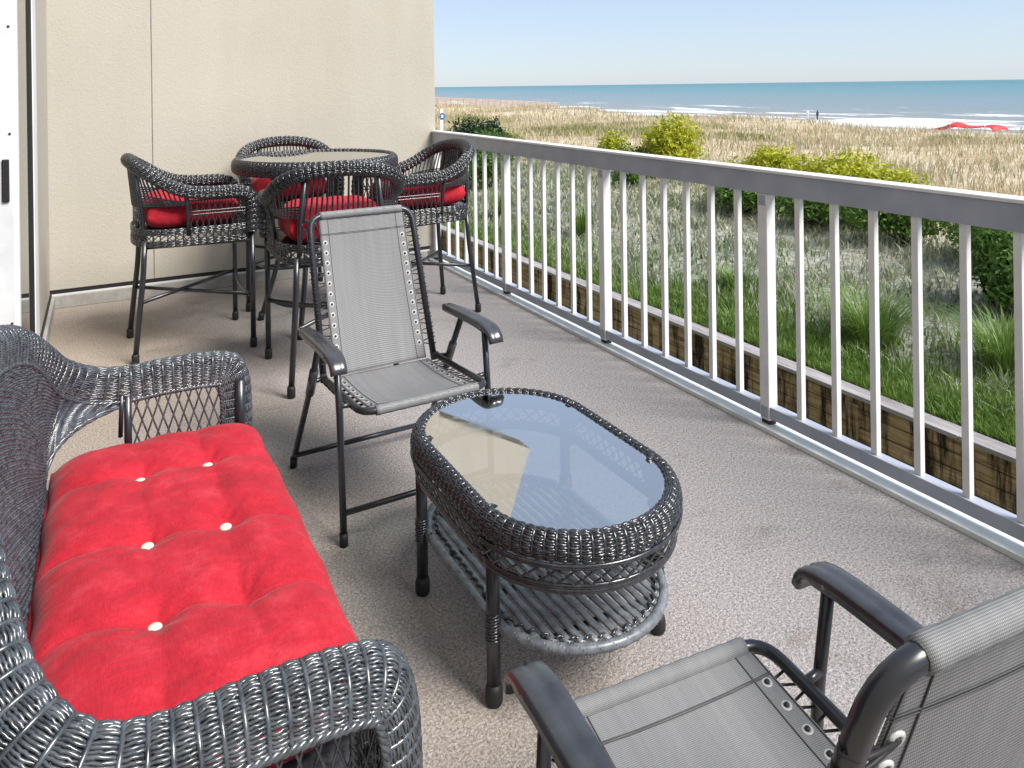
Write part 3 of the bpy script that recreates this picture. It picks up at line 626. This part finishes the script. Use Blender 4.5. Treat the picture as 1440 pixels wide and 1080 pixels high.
b = MB(); nst = int(rim.plen / .0051); weave(b, rim, np.linspace(0.01, .99, nst), int(L / .028), .0011, .00265, rib=.0040, col=.0048)
rim_o = b.build('rolled_rim', M['wickg'], ls)
b = MB(); uu = np.linspace(0, 1, 420)
for v in (0.0, 1.0): braid(b, rim(uu, np.full(420, v)), .0045, .035)
b.build('braided_edge', M['wickg'], rim_o)
# woven back panel, hung from the rim's inner edge to the seat line, arched beside each arm
a0 = float(np.argmax(CP[:, 0] < -.055)) / 299; a1 = 1 - a0; XE, ZE = rim(A([a0]), A([0.]))[0][[0, 2]]
def lower(u):
    q = rim(u, np.zeros_like(u)); s = np.clip((u - a0) / (a1 - a0), 0, 1); y = (.63 - 1.26 * s)
    x = np.full_like(u, -.262) + .01 * np.abs(y); k = np.clip((np.abs(y) - .53) / .10, 0, 1); y = y + np.sign(y) * .07 * k
    z = .405 + (ZE - .012 - .405) * np.sqrt(1 - (1 - k) ** 2.2); x = x + (XE + .262 - .01 * np.abs(y)) * k ** 1.5
    return np.stack([x, y, z], 1)
def backS(u, v):
    q = rim(u, np.zeros_like(u)); p = lower(u); w = v[:, None]; m_ = q * (1 - w) + p * w
    m_[:, 0] += -.012 * np.sin(PI * v); return m_
b = MB(); weave(b, backS, np.linspace(.01, .99, 76), 66, .0012, .0031, rib=.0035, u0=a0, u1=a1, col=.0055); bk = b.build('woven_back', M['wickg'], ls)
b = MB(); uu = np.linspace(a0, a1, 160); braid(b, lower(uu), .005, .03); b.build('braided_edge', M['wickg'], bk)
# seat deck, apron, frame poles
def rrect(x0, x1, y0, y1, r, n=8):
    P = []
    for cx_, cy_, a in ((x1 - r, y1 - r, 0), (x0 + r, y1 - r, 90), (x0 + r, y0 + r, 180), (x1 - r, y0 + r, 270)):
        for t_ in np.linspace(0, 90, n): P.append((cx_ + r * math.cos(rad(a + t_)), cy_ + r * math.sin(rad(a + t_))))
    return P
b = MB(); b.prism(rrect(-.25, .275, -.66, .66, .05), 2, .30, .325); b.build('seat_deck', M['wickg'], ls, smooth=False)
ap = smooth_path([(x, y, 0) for x, y in rrect(-.262, .288, -.685, .685, .07)], 260, closed=True)
def apS(u, v):
    k = (u % 1) * 260; P = np.stack([np.interp(k, np.arange(261), np.append(ap[:, j], ap[0, j])) for j in range(3)], 1); P[:, 2] = .335 - .10 * v; return P
b = MB(); weave(b, apS, np.linspace(0, 1, 16), 124, .0014, .0033, closed=True, col=.005, flatref=True); b.build('seat_apron', M['wickg'], ls)
for x, y in ((.262, .66), (.262, -.66), (-.235, .63), (-.235, -.63)):
    b = MB(); b.tube([(x, y, .0), (x, y, .33)], .019, n=10); lg = b.build('leg', M['metal'], ls)
    b = MB(); b.tube([(x, y, .0), (x, y, .045)], .0215, n=10); b.build('foot_cap', M['dark'], lg)
for s in (1, -1):
    # lattice under the arm, with its posts
    def latS(u, v, s=s):
        p = rim(.5 + (0 * u), np.zeros_like(u)); x = .26 - .31 * u; top = .548 + .012 * np.clip(u, 0, 1); return np.stack([x, np.full_like(u, s * .689), top + (.33 - top) * v], 1)
    b = MB(); lattice(b, latS, 11, .0028, slope=1.35); b.tube(latS(np.linspace(0, 1, 20), np.full(20, .62)), .004, n=5)
    b.build('arm_lattice', M['wickg'], ls)
    b = MB(); b.tube([(-.055, s * .688, .32), (-.055, s * .688, .565)], .011, n=8); b.tube([(-.075, s * .688, .45), (-.07, s * .686, .57)], .007, n=6); b.build('arm_post', M['metal'], ls)
    b = MB(); b.tube([(.255, s * .68, .32), (.255, s * .68, .555)], .015, n=8); b.build('front_post', M['metal'], ls)
# red tufted cushion lying on the seat
cu = thing('seat_cushion', 'long red tufted cushion with cream buttons on the wicker loveseat', 'cushion', (.145, 1.868, .326))
btn = [(-.062, .327), (-.062, -.003), (-.064, -.287), (.10, .327), (.10, -.003)]
mb, zt = cushion_mesh(.55, 1.235, .160, 150, 260, btn + [(.10, -.287)], rows=[(.327, .013), (-.003, .013), (-.287, .013)], cols=[(-.062, .007), (.10, .008)], seed=3, corner=.06, pw=6)
cv = mb.build('cover', M['red'], cu)
u = np.linspace(0, 2 * PI, 240, endpoint=False); c_ = np.cos(u); s_ = np.sin(u); q_ = np.maximum(np.abs(c_), np.abs(s_)); U_ = c_ / q_; V_ = s_ / q_
b = MB(); b.tube(np.stack([.276 * U_ * np.sqrt(1 - .06 * V_ ** 2), .6195 * V_ * np.sqrt(1 - .06 * U_ ** 2), .067 + .003 * np.sin(u * 17)], 1), .0055, n=7, closed=True); b.build('piping', M['red'], cv)
for x, y in btn:
    b = MB(); b.ellipsoid((x, y, zt(x, y) + .004), (.0135, .0135, .006), 16, 9); b.build('button', M['button'], cu)

# ------------------------------------------------------------------ coffee table
CT = (1.045, 1.83)
ct = thing('coffee_table', 'oval black wicker coffee table with a glass top and lower shelf', 'coffee table', (*CT, 0))
def stadium(hw, hl, n=200, z=0):
    P = []; st = hl - hw
    for t_ in np.linspace(-90, 90, 40): P.append((hw * math.sin(rad(-t_)), st + hw * math.cos(rad(t_)), z))
    for t_ in np.linspace(-90, 90, 40): P.append((hw * math.sin(rad(t_)), -st - hw * math.cos(rad(t_)), z))
    return smooth_path(P, n, closed=True)
R0 = stadium(.243, .415, 320); Tn = unit(np.roll(R0, -1, 0) - np.roll(R0, 1, 0)); On = np.stack([Tn[:, 1], -Tn[:, 0], Tn[:, 2]], 1); On *= np.sign((On * R0).sum())
tp = R0 + A([0, 0, .455])
rimt = Sweep(tp, On, [(-.006, -.008), (.0, .000), (.008, .003), (.018, .001), (.029, -.012), (.033, -.032), (.028, -.050)], closed=True)
Lt = length(np.vstack([tp, tp[:1]])) * 1.15
b = MB(); nr = 2 * int(Lt / .027 / 2); weave(b, rimt, np.linspace(.01, .99, 17), nr, .0012, .0031, rib=.0040, closed=True, col=.0055); b.build('rolled_rim', M['wicker'], ct)
def apr(u, v):
    k = u % 1; P = rimt.it(R0, k) + rimt.it(rimt.O, k) * (.034 - .016 * v ** 1.2)[:, None]; P[:, 2] = .398 - .062 * v; return P
b = MB(); lattice(b, lambda u, v: apr(u, v), 62, .0027, slope=.9, u0=0, u1=1)
for v in (.0, .08, .80, .9, 1.0, 1.08): b.tube(apr(np.linspace(0, 1, 240, endpoint=False), np.full(240, v)), .0042 if v < 1 else .006, n=6, closed=True)
b.build('apron_lattice', M['wicker'], ct)
b = MB(); pl = [(x, y) for x, y, z in stadium(.246, .418, 90)]; b.prism(pl, 2, .448, .454); b.build('glass_top', M['glass'], ct, smooth=False)
b = MB(); b.tube(stadium(.248, .42, 120, .440), .006, n=6, closed=True); b.build('glass_support', M['metal'], ct)
SH = .182; shp = stadium(.235, .40, 240, SH)
b = MB(); b.tube(shp, .0125, n=10, closed=True); sr = b.build('shelf_rim', M['cane'], ct)
b = MB()
ss = stadium(.235, .40, 960, SH); Ts = unit(np.roll(ss, -1, 0) - np.roll(ss, 1, 0)); Bs = np.cross(Ts, A([0, 0, 1.])); a = np.arange(960) / 960 * 2 * PI * 300
b.tube(ss + (Bs * np.cos(a)[:, None] + A([0, 0, 1.]) * np.sin(a)[:, None]) * .0125, .0026, n=4, closed=True); b.build('wrapping', M['cane'], sr)
b = MB(); n = 17
for i in range(n):
    x = -.205 + .41 * i / (n - 1); st = .165; yl = st + math.sqrt(max(.228 ** 2 - x * x, 0)); yy = np.linspace(-yl, yl, 24); sk = .06
    b.tube(np.stack([x - sk * yy * (1 - abs(x) / .22), yy, SH + .004 + .0012 * np.sin(yy * 60 + i)], 1), .0105, n=7, flat=.35)
b.build('shelf_canes', M['cane'], ct)
b = MB()
for y in (-.30, -.1, .1, .30):
    xx = math.sqrt(max(.23 ** 2 - max(abs(y) - .165, 0) ** 2, 0)); b.tube([(-xx, y, SH - .012), (xx, y, SH - .012)], .008, n=6)
b.build('shelf_brace', M['metal'], ct)
b = MB(); ii = stadium(.213, .378, 400, SH + .008); a = np.arange(400) * 2 * PI / 6.3; b.tube(ii + A([0, 0, .004]) * np.sin(a)[:, None] + unit(ii * A([1, 1, 0])) * .005 * np.cos(a)[:, None], .0034, n=5, closed=True); b.build('shelf_binding', M['wicker'], ct)
for x in (-.243, .243):
    for y in (-.213, .238):
        b = MB(); b.tube([(x, y, .012), (x, y, .40)], .0165, n=12); lg = b.build('leg', M['metal'], ct)
        b = MB(); b.tube([(x, y, 0), (x, y, .008), (x, y, .035), (x, y, .05)], [.017, .021, .021, .017], n=12); b.build('foot_cap', M['dark'], lg)
        b = MB(); zz = np.linspace(.15, .215, 60); a = np.linspace(0, 2 * PI * 9, 60); b.tube(np.stack([x + .018 * np.cos(a), y + .018 * np.sin(a), zz], 1), .0032, n=5); b.build('wrapping', M['wicker'], lg)

# ------------------------------------------------------------------ folding sling chairs (local: facing +Y)
def bent(pts, r=.05, n=7):
    """polyline with rounded corners"""
    p = [A(q, float) for q in pts]; out = [p[0]]
    for i in range(1, len(p) - 1):
        d1 = unit(p[i - 1] - p[i]); d2 = unit(p[i + 1] - p[i]); a, c = p[i] + d1 * r, p[i] + d2 * r
        for t_ in np.linspace(0, 1, n): out.append((1 - t_) ** 2 * a + 2 * t_ * (1 - t_) * p[i] + t_ ** 2 * c)
    out.append(p[-1]); return A(out)
def fabric_panel(S2, root, frame_x, n_eye, name, hem_ends, sk=(.05, .95), sleeve=None):
    """S2(u,v): u across -1..1, v along 0..1"""
    b = MB(); U, V = np.meshgrid(np.linspace(-1, 1, 25), np.linspace(0, 1, 40), indexing='ij')
    b.grid(S2(U.ravel(), V.ravel()).reshape(25, 40, 3)); fo_ = b.build(name, M['sling'], root)
    so_ = fo_.modifiers.new('thickness', 'SOLIDIFY'); so_.thickness = .0025; so_.offset = 0
    b = MB(); e = 1e-3
    def off(P, u, v, h):
        N = unit(np.cross(S2(u + e, v) - S2(u - e, v), S2(u, v + e) - S2(u, v - e))); return P + N * h
    for s in (-.80, .80, -.985, .985):
        v = np.linspace(0, 1, 40); u = np.full(40, s)
        for h in (.0022, -.0022): b.tube(off(S2(u, v), u, v, h), .0011, n=4)
    for v0 in hem_ends:
        u = np.linspace(-1, 1, 30); v = np.full(30, v0)
        for h in (.0022, -.0022):
            for dv in (0, .008): b.tube(off(S2(u, v + dv), u, v, h), .0010, n=4)
    b.build('hem_stitching', M['hem'], fo_)
    for s in (-1, 1):
        cord = MB()
        for i in range(n_eye):
            v = A([sk[0] + (sk[1] - sk[0]) * i / (n_eye - 1)]); u = A([s * .90]); P = S2(u, v)[0]; N = unit(np.cross(S2(u + e, v) - S2(u - e, v), S2(u, v + e) - S2(u, v - e)))[0]
            t_ = np.linspace(0, 2 * PI, 12, endpoint=False); a1 = unit(np.cross(N, A([.3, .5, .8]))); a2 = np.cross(N, a1)
            eb = MB(); eb.tube(P + N * .001 + .0072 * (np.cos(t_)[:, None] * a1 + np.sin(t_)[:, None] * a2), .0034, n=6, closed=True); eb.build('eyelet', M['eyelet'], fo_)
            dv = (sk[1] - sk[0]) / (n_eye - 1) * .33
            for q in (-1, 1):
                F = S2(A([s * 1.0]), v + q * dv)[0]; F = F + A([s * (frame_x - abs(F[0])), 0, 0])
                cord.tube([P + N * .004, P * .45 + F * .55 + N * .008, F + N * .010, F + A([s * .012, 0, 0]), F - N * .010], .0024, n=5)
            cord.tube([P + N * .005, P - N * .005], .0042, n=6)
        cord.build('elastic_lacing', M['cord'], fo_)
    return fo_
def sling_chair(label, loc, rz):
    root = thing('folding_chair', label, 'folding chair', loc, rz, 'folding sling chairs')
    hx = .222; ZH, YH = .405, -.075                     # hinge
    YT, ZT = -.287, .955                                # top of the back
    def seatS(u, v):
        y = .352 + (YH - .352) * v; z = .432 + (.398 - .432) * v - .022 * np.sin(PI * v) * (1 - u ** 2 * .75) - .0; z = np.where(v < .0, z, z)
        return np.stack([u * .188, y + 0 * u, z], 1)
    def backS_(u, v):
        y = YH + (YT - YH) * v; z = ZH + (ZT - ZH) * v; sagg = .022 * np.sin(PI * v) * (1 - u ** 2 * .8)
        return np.stack([u * (.180 - .006 * v), y - sagg * .93, z - sagg * .3 + 0 * u], 1)
    b = MB(); fr_ = bent([(-hx, YH, ZH), (-hx, .352, .432), (hx, .352, .432), (hx, YH, ZH)], .055); b.tube(fr_, .0115, n=10); b.build('seat_frame', M['metal'], root)
    b = MB(); fr_ = bent([(-hx + .004, YH - .01, ZH - .02), (-hx + .012, YT, ZT), (hx - .012, YT, ZT), (hx - .004, YH - .01, ZH - .02)], .06); b.tube(fr_, .0125, n=10); b.build('back_frame', M['metal'], root)
    sf = fabric_panel(seatS, root, hx, 8, 'seat_fabric', (.14,), (.17, .92))
    bf = fabric_panel(backS_, root, hx - .006, 12, 'back_fabric', (.87,), (.10, .82))
    # sleeves where the cloth wraps the front and top tubes
    th = np.linspace(0, 2 * PI, 14, endpoint=False)
    for nm, par, yy, zz, hw in (('sleeve', sf, .352, .432, .180), ('sleeve', bf, YT, ZT, .168)):
        xs_ = np.linspace(-hw, hw, 30); b = MB()
        b.tube(np.stack([xs_, np.full(30, yy), np.full(30, zz)], 1), .0155 + .0006 * np.sin(xs_ * 160), n=14); b.build(nm, M['sling'], par)
    for s in (-1, 1):
        ax = s * .282
        pr = smooth_path([(-.10, .592, 0), (.0, .599, 0), (.12, .604, 0), (.22, .604, 0), (.275, .596, 0), (.303, .578, 0), (.315, .552, 0)], 24)
        b = MB(); wdt = np.interp(np.arange(24), [0, 6, 18, 23], [.021, .027, .029, .026]); sec = []
        for k in range(24):
            T = pr[min(k + 1, 23)] - pr[max(k - 1, 0)]; T /= np.linalg.norm(T); nrm = (-T[1], T[0]); w_ = wdt[k]; dp = .024 if k < 20 else .016
            loop = [(-w_, -dp), (-w_, -.004), (-w_ + .004, 0), (-.007, .0012), (0, -.0012), (.007, .0012), (w_ - .004, 0), (w_, -.004), (w_, -dp), (w_ - .006, -dp - .003), (-w_ + .006, -dp - .003)]
            sec.append([(ax + q, pr[k][0] + nrm[0] * h, pr[k][1] + nrm[1] * h) for q, h in loop])
        sec = A(sec); b.grid(sec, closed_v=True); b.ng = [list(range(11)), list(range(23 * 11, 24 * 11))[::-1]]
        arm = b.build('armrest', M['plastic'], root)
        for q in (-1, 1):
            b = MB(); b.ellipsoid((ax + q * .0285, .235, .588), (.002, .0045, .0045), 10, 6); b.build('rivet', M['rivet'], arm)
        lx = s * .268
        b = MB(); b.tube([(ax - s * .012, .238, .585), (lx, .262, .40), (lx, .288, .02)], .0112, n=10); lg = b.build('leg', M['metal'], root)
        b = MB(); b.tube([(lx, .288, 0), (lx, .2865, .04)], .0135, n=10); b.build('foot_cap', M['dark'], lg)
        b = MB(); b.tube([(ax - s * .01, .055, .585), (ax - s * .012, -.06, .40), (ax - s * .004, -.305, .02)], .0112, n=10); lg = b.build('leg', M['metal'], root)
        b = MB(); b.tube([(ax - s * .004, -.306, 0), (ax - s * .004, -.290, .045)], .0135, n=10); b.build('foot_cap', M['dark'], lg)
        b = MB(); b.tube([(ax - s * .012, -.022, .46), (ax - s * .012, -.085, .355)], .016, n=8); b.build('slide_bracket', M['plastic'], lg)
        b = MB(); b.tube([(ax - s * .012, -.07, .40), (s * hx, YH, ZH)], .008, n=8); b.ellipsoid((s * hx, YH, ZH), (.016, .016, .016), 10, 7); b.build('hinge', M['metal'], root)
        b = MB(); b.tube([(s * hx, .25, .424), (lx, .255, .43)], .008, n=8); b.build('hinge', M['metal'], root)
    b = MB(); b.tube([(-.268, .283, .10), (.268, .283, .10)], .0095, n=8); b.build('stretcher', M['metal'], root)
    b = MB(); b.tube([(-.283, -.268, .062), (.283, -.268, .062)], .0095, n=8); b.build('stretcher', M['metal'], root)
    return root
s1 = sling_chair('grey mesh folding chair standing between the coffee table and bar table', (.928, 2.70, 0), PI + .03)
s2 = copy_tree(s1); s2.location = (.806, .692, 0); s2.rotation_euler.z = rad(-4.5)
s2['label'] = 'grey mesh folding chair seen from behind, nearest the camera'

# ------------------------------------------------------------------ bar chairs (local: facing +Y)
def bar_chair():
    root = thing('bar_chair', 'tall wicker bar chair', 'bar chair', (0, 0, 0), 0, 'wicker bar chairs round the bar table')
    half = [(.295, .285, .66), (.302, .290, .78), (.305, .272, .862), (.312, .20, .888), (.318, .08, .890), (.322, -.05, .903), (.315, -.15, .945), (.285, -.225, .995), (.215, -.285, 1.036), (.11, -.316, 1.06)]
    P = smooth_path(half + [(0, -.325, 1.067)] + [(-x, y, z) for x, y, z in half[::-1]], 200)
    th = np.linspace(0, 2 * PI, 13); O = unit(P * A([1, 1, 0])) 
    sw = Sweep(P, O, [(.030 * math.cos(a), .030 * math.sin(a)) for a in th])
    b = MB(); weave(b, sw, np.linspace(0, 1, 23)[:-1], 2 * int(length(P) / .030 / 2), .0012, .0044, rib=.005, ppr=4, col=.008); b.tube(P, .024, n=8); b.build('rolled_rim', M['wicker'], root)
    # seat: hoop, apron weave, deck
    hoop = smooth_path([(x, y, 0) for x, y in [(.285, .27), (.29, .0), (.265, -.19), (.17, -.285), (0, -.31), (-.17, -.285), (-.265, -.19), (-.29, 0), (-.285, .27), (-.15, .295), (0, .30), (.15, .295)]], 160, closed=True)
    def hp(u, v, z0=.70, z1=.612):
        k = (u % 1) * 160; q = np.stack([np.interp(k, np.arange(161), np.append(hoop[:, j], hoop[0, j])) for j in range(3)], 1); q[:, 2] = z0 + (z1 - z0) * v; return q
    b = MB(); weave(b, hp, [0, .1, .2, .30, .72, .82, .91, 1.0], 56, .0015, .0046, rib=.0042, ppr=4, closed=True, col=.005); lattice(b, hp, 60, .003, slope=.6, v0=.3, v1=.72, m=6); b.build('seat_apron', M['wicker'], root)
    b = MB(); b.prism([(x, y) for x, y, z in hoop[::3] * .97], 2, .675, .692); b.build('seat_deck', M['wicker'], root, smooth=False)
    # back: posts, rails, spindles, woven wings
    def crest(x, y):   # crest point nearest a plan direction
        return P[np.argmin(np.hypot(P[:, 0] - x, P[:, 1] - y))]
    for s in (-1, 1):
        tpp = crest(s * .19, -.36); b = MB(); b.tube([(s * .20, -.258, .60), (s * .20, -.27, .80), tpp], .0125, n=8); b.build('back_post', M['metal'], root)
        tpp = crest(s * .32, -.06); b = MB(); b.tube([(s * .287, -.045, .66), (s * .30, -.05, .80), tpp], .011, n=8); b.build('arm_post', M['metal'], root)
        # side lattice in front of the arm post
        def sl_(u, v, s=s):
            y = -.045 + .31 * u; z = .870 - .175 * v; return np.stack([s * (.312 - .022 * v), y, z + 0 * u], 1)
        b = MB(); lattice(b, sl_, 10, .0032, slope=.8, v0=.12, v1=1); 
        for v in (.1, .45, .55): b.tube(sl_(np.linspace(0, 1, 16), np.full(16, v)), .0045, n=5)
        b.build('arm_lattice', M['wicker'], root)
        # wing between arm post and back post: rails and a short woven band below the rim
        def wing(u, v, s=s):
            k = np.clip(u, 0, 1); y = -.05 - .225 * k; x = .30 - .10 * k ** 1.8; q = np.stack([s * x, y, .83 + 0 * k], 1)
            t_ = np.stack([crest(s * (.32 - .125 * kk ** 1.8), -.06 - .30 * kk) for kk in k]); t_ = t_ - A([0, 0, .02]); w = v[:, None]; return t_ * (1 - w) + q * w
        b = MB()
        for u in np.linspace(.04, .96, 11): b.tube(wing(np.full(8, u), np.linspace(0, 1, 8)), .0046, n=5)
        for v in np.linspace(.72, 1, 5): b.tube(wing(np.linspace(0, 1, 16), np.full(16, v)), .0045, n=5)
        b.build('woven_wing', M['wicker'], root)
    def bks(u, v):
        x = -.19 + .38 * u; t_ = np.stack([crest(xx, -.42) for xx in x * 1.0]); q = np.stack([x * 1.03, -.30 + .028 * (x / .19) ** 2, np.full_like(x, .815)], 1); w = v[:, None]; return t_ * (1 - w) + q * w
    b = MB()
    for u in np.linspace(.04, .96, 15): b.tube(bks(np.full(10, u), np.linspace(0, 1, 10)), .0085, n=6, flat=.6)
    b.build('back_spindles', M['wicker'], root)
    b = MB()
    for v in (.14, .985, 1.0): b.tube(bks(np.linspace(0, 1, 24), np.full(24, v)), .006, n=6)
    b.build('back_rail', M['wicker'], root)
    b = MB(); lattice(b, lambda u, v: bks(u, 1 + 0 * v) + np.stack([0 * u, .0 * u, -.10 * v], 1), 13, .003, slope=.7, m=6); b.build('back_lattice', M['wicker'], root)
    # legs, foot caps, crossed stretchers
    for s in (-1, 1):
        for pts in ([(s * .292, .285, .03), (s * .292, .285, .66)], [(s * .255, -.312, .03), (s * .222, -.268, .45), (s * .215, -.258, .64)]):
            b = MB(); b.tube(bent(pts, .05) if len(pts) > 2 else pts, .0145, n=10); lg = b.build('leg', M['metal'], root)
            b = MB(); x, y, _ = pts[0]; b.tube([(x, y, 0), (x, y, .008), (x, y, .045), (x, y, .055)], [.016, .0195, .0195, .0165], n=10); b.build('foot_cap', M['dark'], lg)
    for a, c, z in (((-.235, -.286), (.29, .28), .30), ((.235, -.286), (-.29, .28), .315)):
        b = MB(); b.tube([(*a, z), (*c, z)], .0105, n=8); b.build('stretcher', M['metal'], root)
    b = MB(); b.tube(smooth_path([(-.29, .285, .32), (-.15, .285, .265), (.15, .285, .265), (.29, .285, .32)], 20), .0105, n=8); b.build('footrest', M['metal'], root)
    b = MB(); b.tube([(-.29, .285, .60), (.29, .285, .60)], .0105, n=8); b.tube([(-.21, -.26, .60), (.21, -.26, .60)], .0105, n=8)
    for s in (-1, 1): b.tube([(s * .212, -.26, .605), (s * .29, .285, .605)], .0105, n=8)
    b.build('seat_frame', M['metal'], root)
    return root
def bar_cushion():
    c = thing('chair_cushion', 'red seat cushion', 'cushion', (0, 0, 0), 0, 'red cushions on the bar chairs')
    mb, _ = cushion_mesh(.51, .50, .175, 60, 60, seed=5, corner=.14, pw=7); mb.build('cover', M['red'], c)
    b = MB(); u = np.linspace(0, 2 * PI, 80, endpoint=False); sq = (np.abs(np.cos(u)) ** 5 + np.abs(np.sin(u)) ** 5) ** (-1 / 5)
    b.tube(np.stack([.238 * sq * np.cos(u), .238 * sq * np.sin(u), np.full(80, .0735)], 1), .006, n=6, closed=True); b.build('piping', M['red'], c); return c
BC = [(.465, 4.80, -PI / 2 + rad(1), 'bar chair on the left of the bar table, nearest the sliding door'),
      (1.06, 3.965, rad(-4.5), 'bar chair on the near side of the bar table, behind the folding chair'),
      (1.81, 4.70, PI / 2 + rad(3), 'bar chair on the right of the bar table, its back to the railing'),
      (1.17, 5.50, PI + rad(-6), 'bar chair between the bar table and the end wall')]
CL = ['red seat cushion on the bar chair nearest the sliding door', 'red seat cushion on the bar chair behind the folding chair',
      'red seat cushion on the bar chair by the railing', 'red seat cushion on the bar chair against the end wall']
c0 = bar_chair(); q0 = bar_cushion()
for i, (x, y, a, lab) in enumerate(BC):
    c = c0 if i == 0 else copy_tree(c0); c.location = (x, y, 0); c.rotation_euler = (0, 0, a); c['label'] = 'wicker ' + lab
    q = q0 if i == 0 else copy_tree(q0); q.location = (x + .01 * math.sin(a), y - .01 * math.cos(a), .693); q.rotation_euler = (0, 0, a); q['label'] = CL[i]
# ------------------------------------------------------------------ bar table
bt = thing('bar_table', 'round bar-height black wicker table with a glass top', 'bar table', (1.2, 4.82, 0))
th = np.linspace(0, 2 * PI, 160, endpoint=False); ring = lambda R, z: np.stack([R * np.cos(th), R * np.sin(th), np.full(160, z)], 1)
rg = ring(.462, 1.022); rs = Sweep(rg, unit(rg * A([1, 1, 0])), [(-.004, -.012), (.0, .004), (.016, .008), (.032, -.006), (.038, -.032), (.034, -.062), (.02, -.072)], closed=True)
b = MB(); weave(b, rs, np.linspace(.01, .99, 17), 2 * 52, .0014, .0042, rib=.0045, ppr=4, closed=True, col=.007); b.tube(ring(.478, .985), .022, n=8, closed=True); b.build('rolled_rim', M['wicker'], bt)
b = MB(); b.prism([(.465 * math.cos(a), .465 * math.sin(a)) for a in np.linspace(0, 2 * PI, 80, endpoint=False)], 2, 1.017, 1.025); b.build('glass_top', M['glass'], bt, smooth=False)
b = MB()
for k in range(24): a = k * PI / 12; b.tube([(.06 * math.cos(a), .06 * math.sin(a), .985), (.455 * math.cos(a), .455 * math.sin(a), .985)], .008, n=5)
for R in (.06, .16, .26, .36): b.tube(ring(R, .985)[::2], .006, n=5, closed=True)
b.build('woven_top', M['wicker'], bt)
for k in range(4):
    a = PI / 4 + k * PI / 2 + .25; c_, s_ = math.cos(a), math.sin(a)
    b = MB(); b.tube(smooth_path([(.30 * c_, .30 * s_, .98), (.24 * c_, .24 * s_, .70), (.25 * c_, .25 * s_, .40), (.36 * c_, .36 * s_, .03)], 20), .0155, n=10); lg = b.build('leg', M['metal'], bt)
    b = MB(); b.tube([(.37 * c_, .37 * s_, 0), (.36 * c_, .36 * s_, .05)], .0195, n=10); b.build('foot_cap', M['dark'], lg)
b = MB(); b.tube(ring(.25, .42)[::3], .010, n=7, closed=True); b.build('ring_brace', M['metal'], bt)
b = MB(); b.tube(ring(.24, .70)[::3], .010, n=7, closed=True); b.build('ring_brace', M['metal'], bt)
